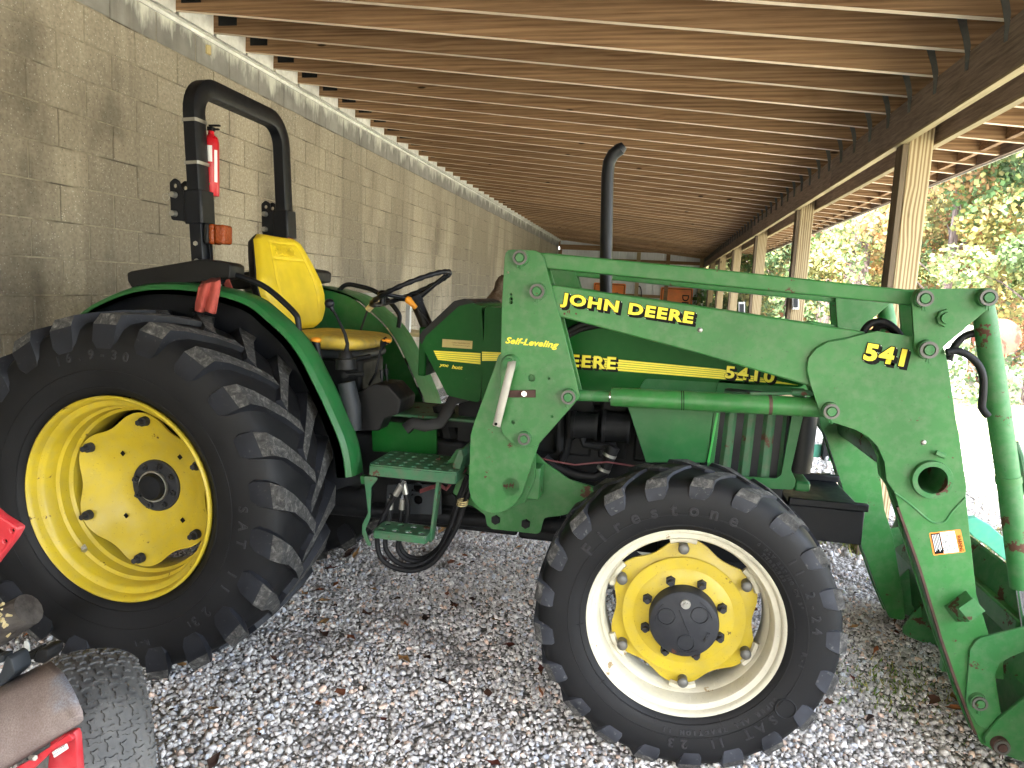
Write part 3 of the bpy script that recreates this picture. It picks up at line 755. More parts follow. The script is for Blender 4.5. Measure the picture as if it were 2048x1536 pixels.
def wheel_text(g_me_list, s, r, a_mid, size, y, outward=True, step=None, sx=1.0):
    """raised letters round a sidewall, centred at angle a_mid (0 = top, clockwise seen from the near side)"""
    step = step or size*.95
    n = len(s); outs = []
    for i, ch in enumerate(s):
        if ch == ' ': continue
        out = G(); outs.append(out)
        a = a_mid+(i-(n-1)/2)*step/r*(1 if outward else -1)
        me = text_mesh(ch, size, .0016, 0, 0, bevel=.0012); lo, hi = bbox(me); cx = (lo[0]+hi[0])/2
        ox, oz = r*math.sin(a), r*math.cos(a)
        t = (math.cos(a), -math.sin(a)); u = (math.sin(a), math.cos(a))
        if not outward: t = (-t[0], -t[1]); u = (-u[0], -u[1])
        vs = [(ox+(v.co.x-cx)*sx*t[0]+(v.co.y-size*.35)*u[0], y(r+((v.co.y-size*.35)*(1 if outward else -1)))-v.co.z, oz+(v.co.x-cx)*sx*t[1]+(v.co.y-size*.35)*u[1]) for v in me.vertices]
        out.add(vs, [tuple(p.vertices) for p in me.polygons]); bpy.data.meshes.remove(me)
    return outs
def rear_section():
    # carcass: radius, y (outer side negative), tyre mid plane at y = 0
    h = [(.405, -.137), (.418, -.190), (.45, -.208), (.50, -.220), (.56, -.226), (.61, -.222), (.645, -.212), (.672, -.202), (.692, -.180), (.705, -.13), (.713, -.06), (.715, 0)]
    return h+[(r, -y) for r, y in h[-2::-1]]
def front_section():
    h = [(.325, -.108), (.335, -.128), (.360, -.142), (.39, -.150), (.425, -.153), (.455, -.150), (.478, -.144), (.497, -.131), (.507, -.108), (.511, -.06), (.512, 0)]
    return h+[(r, -y) for r, y in h[-2::-1]]
def side_y(sec):
    pts = [(r, y) for r, y in sec if y <= 0]
    def f(r):
        for (r0, y0), (r1, y1) in zip(pts, pts[1:]):
            if r0 <= r <= r1: return y0+(y1-y0)*(r-r0)/(r1-r0)
        return pts[0][1] if r < pts[0][0] else pts[-1][1]
    return f
prof_top = 2
LR = [  # (y base, r base, y top, r top, theta, half width base, half width top)
    (-.216, .595, -.2240, .597, -.045, .036, .030),
    (-.214, .622, -.2290, .625, -.040, .052, .046),
    (-.200, .655, -.2300, .690, -.022, .056, .050),
    (-.180, .680, -.214, .7285, .0, .054, .045),
    (-.13, .690, -.150, .733, .05, .042, .036),
    (-.06, .702, -.06, .7365, .15, .034, .029),
    (.03, .705, .025, .737, .26, .030, .025)]
LF = [(-.146, .446, -.1505, .447, -.033, .028, .024),
      (-.142, .459, -.1530, .462, -.028, .036, .031),
      (-.132, .470, -.1505, .491, -.015, .042, .037),
      (-.115, .480, -.136, .5165, .0, .040, .033),
      (-.065, .492, -.085, .520, .06, .028, .023),
      (-.01, .497, -.01, .521, .15, .022, .018),
      (.02, .497, .018, .521, .20, .020, .016)]
lugR = lug_mesh('tread_lug', .2, .745, .70, .2, .3, .05, .03, prof=LR)
FRONT = True; lugF = lug_mesh('tread_lug', .14, .553, .527, .2, .3, .04, .02, prof=LF)
def mirror_mesh(me, name):
    m = me.copy(); m.name = name; m.transform(Matrix.Scale(-1, 4, (0, 1, 0))); m.flip_normals(); return m
lugRm, lugFm = mirror_mesh(lugR, 'tread_lug'), mirror_mesh(lugF, 'tread_lug')
def frame_at(c, side, steer=0):
    m = Matrix.Translation(c) @ Matrix.Rotation(steer, 4, 'Z')
    return m
def wheel(kind, c, side, nl, a0=0., flip=False):
    """c = hub centre on the tyre mid plane; side=-1 near wheel (outer face towards -y), +1 far wheel"""
    sec = rear_section() if kind == 'rear' else front_section()
    if side > 0: rot = Matrix.Translation(c) @ Matrix.Rotation(math.pi, 4, 'Z')
    else: rot = Matrix.Translation(c)
    def ob(g, name, mat, parent, sm=35, bevel=0):
        o = finish(g.mesh(name), name, mat, None, sm); o.matrix_world = rot if parent is T else Matrix.Identity(4)
        if parent is T: o.parent = T; o.matrix_parent_inverse = Matrix.Translation(-Vector(T.location)); o.matrix_basis = rot
        else: o.parent = parent
        if bevel: bev(o, bevel)
        return o
    g = G().lathe(sec, (0, 0, 0), 'y', 96)
    for rr, hh in (((.515, .0016), (.448, .002)) if kind == 'rear' else ((.353, .0016), (.394, .0012))):
        sy = side_y(sec)(rr); g.lathe([(rr-.003, sy+.001), (rr-.0015, sy-hh), (rr+.0015, sy-hh), (rr+.003, sy+.001)], (0, 0, 0), 'y', 96)
    tyre = ob(g, kind+'_tyre', 'rubber', T, 50)
    la, lb = (lugR, lugRm) if kind == 'rear' else (lugF, lugFm)
    for i in range(nl):
        for me, ph in ((la, 0), (lb, .5)):
            o = bpy.data.objects.new('tread_lug', me); COL.objects.link(o); o.parent = tyre
            a = a0+(i+ph)*2*math.pi/nl
            if side > 0: a = -a
            sgn = 1
            o.matrix_basis = Matrix.Rotation(a, 4, 'Y') @ (Matrix.Scale(-1, 4, (1, 0, 0)) if side > 0 else Matrix.Identity(4))
    return tyre, ob, sec
RC = (1.272, -1.155, .713); FC = (3.451, -1.206, .503)
# --- rear near wheel
ty, ob, sec = wheel('rear', RC, -1, 22, .02)
sy = side_y(sec)
tx = G()
for s_, r_, a_, z_, o_, st in (('16.9-30', .575, -.12, .050, True, .050), ('SAT II 23', .565, 1.98, .052, True, .066), ('R-1', .57, 2.92, .03, True, .026), ('1', .56, 2.5, .03, True, .03)):
    q = wheel_text(None, s_, r_, a_, z_, sy, o_, st)
    for q_ in q: ob(q_, 'raised_letter', 'rubber_mark', ty, 0)
g = G().lathe([(.413, -.190), (.412, -.200), (.405, -.205), (.398, -.200), (.394, -.185), (.390, -.165), (.372, -.158), (.366, -.150), (.362, -.10), (.350, -.092), (.346, -.05), (.334, -.04), (.330, .0), (.330, .08), (.345, .10), (.36, .15), (.39, .17), (.41, .19)], (0, 0, 0), 'y', 96)
rim = ob(g, 'rear_rim', 'yellow', T, 40)
def wavy_disc(R0, amp, n, dish, hub_r, th=.010, ph=0., seg=144):
    g = G(); V = []; rings = [(0., dish[0]), (hub_r, dish[1]), (hub_r*1.5, dish[2]), (R0*.75, dish[3]), (1., dish[4])]
    k = len(rings)
    for t in (0, th):
        for i in range(seg):
            a = 2*math.pi*i/seg; w = math.cos(n*(a-ph)); Rr = R0+amp*(w if w > 0 else w*1.3)
            for r, y in rings:
                q = Rr if r == 1. else max(r, .004); V.append((q*math.sin(a), y+t, q*math.cos(a)))
    F = []
    for s in (0, 1):
        b = s*seg*k
        for i in range(seg):
            j = (i+1) % seg
            for q in range(k-1): F.append((b+i*k+q, b+j*k+q, b+j*k+q+1, b+i*k+q+1) if s else (b+i*k+q, b+i*k+q+1, b+j*k+q+1, b+j*k+q))
    for i in range(seg):
        j = (i+1) % seg; F.append((i*k+k-1, seg*k+i*k+k-1, seg*k+j*k+k-1, j*k+k-1))
    g.add(V, F); return g
# rear disc: edge plane about 20 mm outside the tyre mid plane, hub deeper in
disc = ob(wavy_disc(.306, .018, 6, (.042, .042, .034, -.004, -.046), .115, ph=R(0)), 'wheel_disc', 'yellow', rim, 40)
BR = [R(a) for a in (3, 63, 123, 183, 243, 303)]
for a in BR:
    g = G(); c = (.290*math.sin(a), -.040, .290*math.cos(a))
    g.cyl(c, (c[0], -.064, c[2]), .021, .019, 14); g.cyl((c[0], -.064, c[2]), (c[0], -.088, c[2]), .013, .012, 6); ob(g, 'rim_bolt', 'hubcast', rim)
for a in (R(43), R(133), R(223), R(313)):
    r0 = .19; x, z = r0*math.sin(a), r0*math.cos(a); y = .0265
    g = G(); q = .013; g.add([(x, -.0+y-.012, z+q), (x+q, y-.012, z), (x, y-.012, z-q), (x-q, y-.012, z)], [(0, 1, 2, 3)]); ob(g, 'disc_hole', 'decal_k', rim, 0)
g = G().lathe([(.0, .03), (.105, .03), (.110, .034), (.112, .06)], (0, 0, 0), 'y', 48); g2 = ob(g, 'hub_flange', 'hubcast', rim)
for i in range(8):
    a = R(22.5+45*i-8); g = G(); g.cyl((.088*math.sin(a), .031, .088*math.cos(a)), (.088*math.sin(a), .016, .088*math.cos(a)), .015, .014, 6); g.cyl((.088*math.sin(a), .016, .088*math.cos(a)), (.088*math.sin(a), .006, .088*math.cos(a)), .008, .007, 10); ob(g, 'wheel_nut', 'hubcast', rim)
g = G().lathe([(.0, -.01), (.05, -.008), (.056, .0), (.058, .03)], (0, 0, 0), 'y', 36); ob(g, 'hub_cap', 'black', rim)
g = G().lathe([(.060, .025), (.066, .025), (.066, .012), (.060, .012)], (0, 0, 0), 'y', 40, close=True); ob(g, 'hub_ring', 'steel', rim)
g = G(); a = R(222); c = (.352*math.sin(a), -.10, .352*math.cos(a)); g.cyl(c, (c[0]*.93, -.12, c[2]*.93), .012, .010, 12); g.cyl((c[0]*.93, -.12, c[2]*.93), (c[0]*.86, -.135, c[2]*.86), .005, .004, 8); ob(g, 'valve_stem', 'steel', rim)

# --- front near wheel
ty, ob, sec = wheel('front', FC, -1, 21, .05); sy = side_y(sec); tx = G()
for s_, r_, a_, z_, o_, st in (('Firestone', .412, -.32, .062, True, .066), ('11.2-24', .420, 1.16, .040, True, .041), ('SAT', .416, 2.42, .044, True, .050), ('II', .416, 2.80, .044, True, .03), ('23', .416, 3.12, .044, True, .044),
                               ('SUPER ALL TRACTION II', .376, 2.70, .019, True, .0205), ('TUBELESS', .364, .83, .014, True, .015), ('6 PLY RATING ON 8"', .382, .92, .015, True, .0148), ('R-1', .388, 1.72, .02, True, .02)):
    q = wheel_text(None, s_, r_, a_, z_, sy, o_, st)
    for q_ in q: ob(q_, 'raised_letter', 'rubber_mark', ty, 0)
a = 2.16; rc = .414
g_ = G().lathe([(.030, 0), (.033, -.003), (.036, 0)], (rc*math.sin(a), sy(rc), rc*math.cos(a)), 'y', 24); tx.add(g_.v, g_.f)
for i in range(10):
    a = i*.628+.2; g_ = G(); r1, r2 = .362, .342
    g_.tube([(r1*math.sin(a), sy(r1)-.001, r1*math.cos(a)), (r2*math.sin(a), sy(r2)-.001, r2*math.cos(a))], .0016, 5); tx.add(g_.v, g_.f)
tag(ob(tx, 'sidewall_mark', 'rubber', ty, 0), kind='stuff')
g = G().lathe([(.334, -.112), (.336, -.120), (.332, -.126), (.325, -.124), (.319, -.118), (.316, -.108), (.298, -.102), (.292, -.092), (.288, -.045), (.279, -.036), (.275, -.005), (.275, .05), (.29, .07), (.32, .10), (.333, .11)], (0, 0, 0), 'y', 96)
rim = ob(g, 'front_rim', 'cream', T, 40)
disc = ob(wavy_disc(.253, .015, 6, (-.055, -.055, -.055, -.040, -.022), .14, ph=R(0)), 'wheel_disc', 'yellow', rim, 40)
g = G().lathe([(.186, -.044), (.162, -.062), (.10, -.064), (.0, -.064)], (0, 0, 0), 'y', 60); ob(g, 'disc_boss', 'yellow', rim, 50)
for i in range(6):
    a = R(60*i-4); g = G(); s_, c_ = math.sin(a), math.cos(a)
    g.cyl((.243*s_, -.022, .243*c_), (.243*s_, -.058, .243*c_), .017, .016, 14); g.ball((.243*s_, -.060, .243*c_), .019, 14, (1, .6, 1))
    ob(g, 'rim_clamp', 'ring', rim)
    g = G(); t = (c_, -s_)
    g.tube([(.262*s_-.045*t[0], -.028, .262*c_-.045*t[1]), (.268*s_-.02*t[0], -.03, .268*c_-.02*t[1]), (.268*s_+.02*t[0], -.03, .268*c_+.02*t[1]), (.262*s_+.045*t[0], -.028, .262*c_+.045*t[1])], .012, 6); ob(g, 'clamp_lug', 'cream', rim)
for i in range(8):
    a = R(22.5+45*i); s_, c_ = math.sin(a), math.cos(a); g = G()
    g.cyl((.137*s_, -.063, .137*c_), (.137*s_, -.078, .137*c_), .018, .0165, 6); g.cyl((.137*s_, -.078, .137*c_), (.137*s_, -.096, .137*c_), .010, .009, 12); ob(g, 'wheel_nut', 'hubcast', rim)
g = G().lathe([(.0, -.125), (.108, -.125), (.114, -.121), (.117, -.113), (.118, -.06)], (0, 0, 0), 'y', 56); hub = ob(g, 'planetary_hub', 'hubcast', rim)
g = G()
for i in range(3):
    a = R(120*i+50); c = (.064*math.sin(a), -.125, .064*math.cos(a)); g.lathe([(.026, .001), (.028, -.003), (.031, .001)], c, 'y', 22)
g.tube([(-.02, -.126, .05), (.03, -.126, -.05)], .0022, 5)
for a in (R(170), R(290), R(50)):
    g.tube([(.098*math.sin(a+t*.12), -.126, .098*math.cos(a+t*.12)) for t in range(-3, 4)], .0018, 5)
ob(g, 'casting_mark', 'hubcast', rim, 0)
g = G().cyl((.0, -.125, .075), (.0, -.132, .075), .017, .016, 18); g.cyl((0, -.132, .075), (0, -.137, .075), .009, .008, 6); ob(g, 'drain_plug', 'steel', rim)
q = wheel_text(None, '2158', .085, 2.0, .012, lambda r: -.126, True, .011); [ob(q_, 'casting_number', 'hubcast', rim, 0) for q_ in q]
# --- far wheels
ty, ob, sec = wheel('rear', (RC[0], my(RC[1]), RC[2]), 1, 22, .1)
g = G().lathe([(.413, -.19), (.40, -.2), (.39, -.165), (.362, -.10), (.33, .0), (.33, .08), (.36, .15), (.41, .19)], (0, 0, 0), 'y', 64); rim2 = ob(g, 'rear_rim', 'yellow', T, 40)
ob(wavy_disc(.306, .018, 6, (.042, .042, .034, -.004, -.046), .115), 'wheel_disc', 'yellow', rim2, 40)
ty, ob, sec = wheel('front', (FC[0], my(FC[1]), FC[2]), 1, 19, .2)
g = G().lathe([(.334, -.112), (.325, -.124), (.316, -.108), (.288, -.045), (.275, .05), (.32, .10), (.333, .11)], (0, 0, 0), 'y', 64); rim2 = ob(g, 'front_rim', 'cream', T, 40)
ob(wavy_disc(.253, .015, 6, (-.055, -.055, -.055, -.04, -.022), .14), 'wheel_disc', 'yellow', rim2, 40)

# ---------------------------------------------------------------- chassis
g = G(); g.box(1.0, 2.75, YC-.20, YC+.20, .52, .92); g.box(2.75, 3.9, YC-.17, YC+.17, .50, .74); g.ob('transmission_case', 'iron', T, 30, bevel=.015)
g = G(); g.cyl((1.272, -1.10, .713), (1.272, my(-1.10), .713), .105, None, 24); g.cyl((1.272, -.98, .713), (1.272, -.80, .713), .14, .16, 24); g.box(1.12, 1.45, -.92, -.08, .58, .86); g.ob('rear_axle', 'iron', T, 30, bevel=.008)
g = G(); g.cyl((3.451, -1.15, .503), (3.451, my(-1.15), .503), .06, None, 20); g.box(3.36, 3.54, -.85, -.15, .44, .60); g.cyl((3.451, -1.12, .50), (3.451, -1.0, .50), .11, .09, 20); g.cyl((3.451, my(-1.12), .50), (3.451, my(-1.0), .50), .11, .09, 20); g.ob('front_axle', 'iron', T, 30, bevel=.008)
pa = [P(640, 1012, y=-.72), P(1180, 1058, y=-.72)]; g = G(); g.tube([tuple(pa[0]), tuple(pa[1])], .035, 14)
pb = [P(880, 1022, y=-.70), P(1120, 1045, y=-.70)]; g.tube([tuple(pb[0]), tuple(pb[1])], .03, 8); g.ob('drive_shaft', 'iron', T)
g = G(); a = P(700, 995, y=-.7); g.cyl(tuple(a-np.array([.10, 0, .0])), tuple(a+np.array([.06, 0, 0])), .055, .055, 20); g.cyl(tuple(a+np.array([.06, 0, 0])), tuple(a+np.array([.11, 0, 0])), .065, .065, 20); g.ob('shaft_coupling', 'iron', T)
vp = plate('valve_bracket', [(775, 968), (882, 970), (883, 1030), (770, 1026)], -.80, .008, 'greyplastic', T, holes=[(835, 975, .02), (836, 1000, .020), (824, 981, .006), (824, 990, .006)])
# engine
g = G(); g.box(2.70, 3.45, YC-.16, YC+.16, .70, 1.12); g.box(2.75, 3.40, YC-.13, YC+.13, 1.12, 1.32)
for i in range(4): g.box(2.78+i*.15, 2.90+i*.15, YC-.17, YC-.14, .9, 1.2)
g.ob('engine_block', 'iron', T, 30, bevel=.012)
for (u, v, uu, vv, r_) in ((1147, 850, 1194, 852, .055), (1208, 852, 1258, 856, .062)):
    a, b = P(u, v, y=-.72), P(uu, vv, y=-.72); g = G(); g.cyl(tuple(a), tuple(b), r_, r_, 18); g.cyl(tuple(a-np.array([.006, 0, 0])), tuple(a+np.array([.008, 0, 0])), r_*1.12, None, 18); g.cyl(tuple(b-np.array([.008, 0, 0])), tuple(b+np.array([.006, 0, 0])), r_*1.12, None, 18); g.ob('injection_pump', 'iron', T)
g = G(); g.tube([tuple(P(u, v, y=-.74)) for u, v in ((1165, 875), (1168, 888), (1200, 893), (1232, 890))], .016, 10); g.ob('oil_pipe', 'iron', T)
g = G(); g.tube([tuple(P(u, v, y=-.78)) for u, v in ((1228, 893), (1222, 905), (1215, 925), (1208, 945), (1190, 955), (1150, 950), (1110, 935), (1090, 915))], [.026, .026, .024, .022, .02, .02, .02, .02], 14); g.ob('radiator_hose', 'rubber', T, 60)
for u, v in ((1219, 910), (1207, 938)):
    a = P(u, v, y=-.78); g = G(); dr = Vector((P(u-5, v+12, y=-.78)-a)).normalized(); g.cyl(tuple(Vector(a)-dr*.006), tuple(Vector(a)+dr*.006), .029, None, 18); g.ob('hose_clamp', 'steel', T)
g = G(); g.tube([tuple(P(u, v, y=-.82)) for u, v in ((1075, 915), (1100, 921), (1150, 930), (1185, 926), (1215, 924), (1260, 931), (1290, 937))], .0035, 6); g.ob('wiring', 'wire', T)
g = G(); g.tube([tuple(P(u, v, y=-.70)) for u, v in ((1140, 820), (1138, 870), (1132, 905), (1120, 925))], .016, 10); g.tube([tuple(P(u, v, y=-.70)) for u, v in ((1120, 830), (1119, 900))], .022, 10); g.ob('dipstick_tube', 'iron', T)

# ---------------------------------------------------------------- hood, cowl, grille side
YH = -.80
def shell(name, pts, y0, mat, th=None, top_round=.08, bevel=.02):
    """body panel spanning the whole width, outline in xz"""
    p = rounded(XZ(pts, y0), .02, 4); me = curve_mesh([p], (my(y0)-y0)/2, 0)
    me.transform(Matrix(((1, 0, 0, 0), (0, 0, -1, YC), (0, 1, 0, 0), (0, 0, 0, 1))))
    o = finish(me, name, mat, T, 35); bev(o, bevel, 4); return o
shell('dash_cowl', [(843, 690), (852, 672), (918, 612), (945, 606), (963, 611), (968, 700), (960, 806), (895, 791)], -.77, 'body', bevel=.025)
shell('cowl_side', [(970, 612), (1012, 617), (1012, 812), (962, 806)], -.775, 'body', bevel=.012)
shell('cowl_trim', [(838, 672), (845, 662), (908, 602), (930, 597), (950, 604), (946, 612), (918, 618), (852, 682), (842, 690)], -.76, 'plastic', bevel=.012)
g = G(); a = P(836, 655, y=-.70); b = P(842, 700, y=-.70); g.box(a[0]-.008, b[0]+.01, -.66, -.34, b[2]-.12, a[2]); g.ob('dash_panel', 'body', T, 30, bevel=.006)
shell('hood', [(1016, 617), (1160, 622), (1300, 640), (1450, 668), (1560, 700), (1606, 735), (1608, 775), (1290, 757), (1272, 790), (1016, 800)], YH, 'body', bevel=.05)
# yellow stripe with thin green pinlines
def stripe(name, q, y, n=5):
    """q: four pixels (tl, tr, br, bl)"""
    tl, tr, br, bl = (np.array(XZ([p], y)[0]) for p in q)
    for i in range(n):
        t0, t1 = (i+.06)/n, (i+.90)/n; g = G()
        v = [tl+(bl-tl)*t0, tr+(br-tr)*t0, tr+(br-tr)*t1, tl+(bl-tl)*t1]
        g.add([(p[0], y-.0007, p[1]) for p in v], [(3, 2, 1, 0)]); g.ob(name, 'decal_y', T, 0)
stripe('hood_stripe', [(1165, 712), (1440, 738), (1600, 771), (1150, 735)], YH)
stripe('cowl_stripe', [(867, 701), (961, 706), (961, 729), (876, 720)], -.77)
stripe('cowl_stripe', [(964, 703), (1010, 705), (1000, 722), (964, 722)], -.775)
def john(s, p0, p1, h, y, parent, sh=.007, off=.018, white=True, space=1.1):
    if white: decal_text('lettering_edge', s, p0, p1, h*1.0, y, 'decal_w', parent, 0, 0, space=space, grow=off+.045, dxz=(sh*.5, -sh*.5))
    for k in range(4):
        decal_text('lettering_shadow', s, p0, p1, h, y, 'decal_k', parent, 0, 0, space=space, grow=(off+.034 if white else off+.012), dxz=(sh*k/3, -sh*k/3), lift=.0012+.0003*k)
    return decal_text('lettering', s, p0, p1, h, y, 'decal_y', parent, off, 0, space=space, lift=.0030)
john('EERE', (1142, 732), (1230, 738), .046, YH, T, sh=.009, off=.035, white=False, space=1.2)
john('5410', (1450, 755), (1546, 765), .046, YH, T, sh=.009, off=.03, white=False, space=1.2)
decal_text('lettering', 'ync', (879, 734), (897, 736), .013, -.77, 'decal_y', T, .03, .25, lift=.0005); decal_text('lettering', 'hutt', (904, 737), (925, 739), .015, -.77, 'decal_y', T, .03, .25, lift=.0005)
plate('dealer_sticker', [(885, 678), (945, 682), (944, 698), (884, 694)], -.7715, .0012, 'gold', T, rad=0, bevel=0)
decal_text('sticker_text', 'COSLEY EQUIPMENT, INC.', (904, 686.5), (941, 689), .0055, -.7725, 'decal_k', T, 0)
decal_text('sticker_text', 'Plattsburgh', (906, 691), (940, 693.5), .004, -.7725, 'decal_k', T, 0)
# engine side shield and grille frame
plate('side_shield', [(1252, 800), (1256, 815), (1292, 925), (1412, 925), (1416, 910), (1436, 760), (1290, 757), (1275, 785)], YH+.004, .006, 'fender', T, rad=.01)
plate('shield_edge', [(1433, 826), (1437, 826), (1419, 925), (1414, 925)], YH-.004, .01, 'brightgreen', T, rad=0)
fr = [(1436, 758), (1612, 778), (1607, 830), (1582, 940), (1592, 962), (1588, 980), (1500, 975), (1415, 968), (1413, 945)]
hole = [(1449, 775), (1590, 790), (1583, 835), (1562, 950), (1552, 957), (1425, 950), (1440, 830)]
p1 = rounded(XZ(fr, YH), .02); p2 = rounded(XZ(hole, YH), .02)
me = curve_mesh([p1, p2], .006, .0015); me.transform(Matrix(((1, 0, 0, 0), (0, 0, -1, YH+.006), (0, 1, 0, 0), (0, 0, 0, 1)))); finish(me, 'grille_side_frame', 'fender', T, 30)
g = G(); a0 = P(1440, 780, y=YH+.03); a1 = P(1578, 795, y=YH+.03); b0 = P(1418, 955, y=YH+.03); b1 = P(1560, 962, y=YH+.03)
N = 34; v = []
for i in range(N):
    t = i/(N-1); yy = YH+.035+.022*(math.sin(t*2*math.pi*4.3)*1.6 if True else 0)
    yy = YH+.035+max(-1, min(1, math.sin(t*2*math.pi*3.6)*1.6))*.009
    p, q = a0+(a1-a0)*t, b0+(b1-b0)*t; v += [(p[0], yy, p[2]), (q[0], yy, q[2])]
g.add(v, [(2*i, 2*i+1, 2*i+3, 2*i+2) for i in range(N-1)]); g.ob('grille_screen', 'step', T, 30)
g = G(); g.box(3.50, 3.83, YC-.26, YC+.26, .82, 1.2); g.ob('radiator', 'black', T)
g = G(); a = P(1590, 835, y=-.76); b = P(1582, 948, y=-.76); c = P(1632, 838, y=-.70)
g.tube([(a[0]+.045, -.70, 1.19), (b[0]+.035, -.70, .93)], .05, 18); g.tube([(a[0]+.06, -.60, 1.19), (b[0]+.05, -.60, .93)], .06, 18); g.tube([(a[0]+.065, -.42, 1.19), (b[0]+.055, -.42, .93)], .06, 18); g.ob('front_grille', 'plastic', T)
g = G(); x = P(1590, 965, y=-.78)[0]; g.box(x, x+.06, -.78, -.22, .865, .905); g.ob('grille_foot', 'fender', T, 30, bevel=.01)
# front bracket and weight plate
g = G(); g.box(3.86, 4.15, -.74, -.26, .66, .80); g.ob('front_weight_bracket', 'black', T, 30, bevel=.006)
g = G(); g.box(3.86, 4.16, -.75, -.72, .80, .83); g.ob('bracket_lip', 'black', T, 30, bevel=.004)
g = G(); g.box(3.86, 4.16, -.28, -.25, .80, .83); g.ob('bracket_lip', 'black', T, 30, bevel=.004)
g = G(); a = P(1650, 955, z=.803); g.cyl((a[0]-.04, a[1], .815), (a[0]+.04, a[1]-.02, .815), .008, None, 10); g.cyl((a[0]-.015, a[1], .815), (a[0]+.02, a[1]-.01, .815), .014, None, 6); g.ob('loose_pin', 'steel', T)

# exhaust
g = G(); g.tube([tuple(P(u, v, y=-.6)) for u, v in ((1212, 640), (1212, 520), (1214, 400), (1215, 350), (1218, 325), (1226, 309), (1240, 298))], .0265, 20); o = g.ob('exhaust_stack', 'black', T, 50)
g = G(); e0 = P(1240, 298, y=-.6); e1 = P(1248, 291, y=-.6); g.tube([tuple(e0), tuple(e1)], [.0265, .018], 20); g.ob('exhaust_tip', 'black', T, 50)
# hose over the hood
for dy, dv in ((-.90, 0), (-.88, 8)):
    g = G(); g.tube([tuple(P(u, v+dv, y=dy)) for u, v in ((1128, 672), (1140, 660), (1160, 650), (1190, 643), (1230, 640))], .013, 12); g.ob('hydraulic_hose', 'hose', T, 60)

# ---------------------------------------------------------------- operator platform
plate('platform_side', [(742, 835), (770, 828), (873, 832), (873, 909), (745, 903)], -.72, .012, 'body', T)
g = G(); c = [P(690, 832, y=-.72)[0], P(900, 832, y=-.72)[0]]; zf = P(800, 832, y=-.72)[2]
g.box(1.55, 2.62, -.72, -.28, zf-.03, zf-.004); g.ob('platform_floor', 'iron', T, 30)
g = G(); g.box(2.05, 2.55, -.73, -.4, zf-.003, zf+.012); g.ob('floor_mat', 'step', T, 30, bevel=.005)
g = G(); g.tube([tuple(P(u, v, y=yy)) for u, v, yy in ((812, 858, -.80), (826, 846, -.80), (850, 852, -.79), (880, 846, -.78), (893, 826, -.76), (905, 800, -.74), (935, 790, -.72))], .016, 8, sq=(.022, .05, RND), up=(0, -1, .3)); g.ob('pedal_arm', 'plastic', T, 40, bevel=0)
g = G(); g.tube([tuple(P(u, v, y=-.6)) for u, v in ((885, 808), (900, 870), (880, 930))], .05, 10); g.box(2.45, 2.75, -.66, -.3, .86, 1.12); g.ob('clutch_housing', 'iron', T)
# console with two small levers
x0, z0 = XZ([(705, 855)], -.80)[0]; x1, z1 = XZ([(800, 800)], -.80)[0]
pts = [(708, 790), (745, 768), (775, 770), (802, 800), (797, 828), (768, 838), (758, 862), (705, 862)]
plate('console', pts, -.82, .20, 'plastic', T, rad=.02, bevel=.008)
g = G(); g.cyl(tuple(P(766, 790, y=-.74)), tuple(P(763, 745, y=-.74)), .004, .004, 8); g.tube([tuple(P(763.5, 757, y=-.74)), tuple(P(763, 740, y=-.74))], [.007, .010], 10); g.ob('small_lever', 'black', T)
g = G(); g.cyl(tuple(P(777, 785, y=-.70)), tuple(P(772, 728, y=-.70)), .004, .004, 8); g.tube([tuple(P(773, 752, y=-.70)), tuple(P(772, 738, y=-.70))], [.007, .011], 10); g.ob('small_lever', 'black', T)
# lever column with joystick
g = G(); g.tube([tuple(P(u, v, y=-.90)) for u, v in ((693, 765), (703, 812), (707, 860))], [.036, .040, .034], 18); g.ob('lever_column', 'greyplastic', T, 50)
g = G(); g.tube([tuple(P(u, v, y=-.90)) for u, v in ((692, 738), (691, 718))], [.044, .042], 20); g.tube([tuple(P(u, v, y=-.90)) for u, v in ((691, 716), (691, 708), (690, 702))], [.032, .028, .020], 20); g.ob('lever_boot', 'plastic', T, 50)
g = G(); g.tube([tuple(P(u, v, y=-.90)) for u, v in ((692, 706), (695, 688), (690, 668), (676, 638), (663, 614))], [.012, .008, .007, .006, .006], 10); g.ob('loader_lever', 'iron', T, 60)
g = G(); g.ball(tuple(P(659, 607, y=-.90)), .021, 16); g.tube([tuple(P(661, 611, y=-.90)), tuple(P(666, 622, y=-.90))], [.012, .007], 12); g.ob('lever_knob', 'black', T, 60)
g = G(); a = P(693, 749, y=-.94); g.cyl(tuple(a), (a[0], a[1]-.02, a[2]), .012, None, 14); g.cyl(tuple(P(694, 749, y=-.955)), tuple(P(728, 748, y=-.955)), .007, None, 10); g.cyl(tuple(P(713, 748, y=-.955)), tuple(P(728, 748, y=-.955)), .010, None, 6); g.ob('coupling_fitting', 'iron', T)
def lever(pix, y, mat_k, kr, name='lever'):
    g = G(); g.tube([tuple(P(u, v, y=y)) for u, v in pix], .006, 8); o = g.ob(name, 'black', T, 60)
    return o
lever([(738, 770), (752, 745), (760, 705), (768, 685)], -.68, 'knob', .01)
g = G(); g.tube([tuple(P(u, v, y=-.68)) for u, v in ((762, 700), (767, 684), (774, 681))], [.008, .016, .019], 14); o = g.ob('lever_handle', 'black', T, 60)
g = G(); g.ball(tuple(P(773, 681, y=-.68)), .022, 16, (1.1, .9, .45)); g.ob('lever_knob', 'knob', T, 60)
g = G(); g.tube([tuple(P(u, v, y=-.86)) for u, v in ((641, 735), (637, 705), (631, 682))], [.010, .013, .018], 14); g.ob('lever_handle', 'black', T, 60)
g = G(); g.ball(tuple(P(632, 680, y=-.86)), .023, 16, (1.1, .9, .6)); g.ob('lever_knob', 'knob', T, 60)
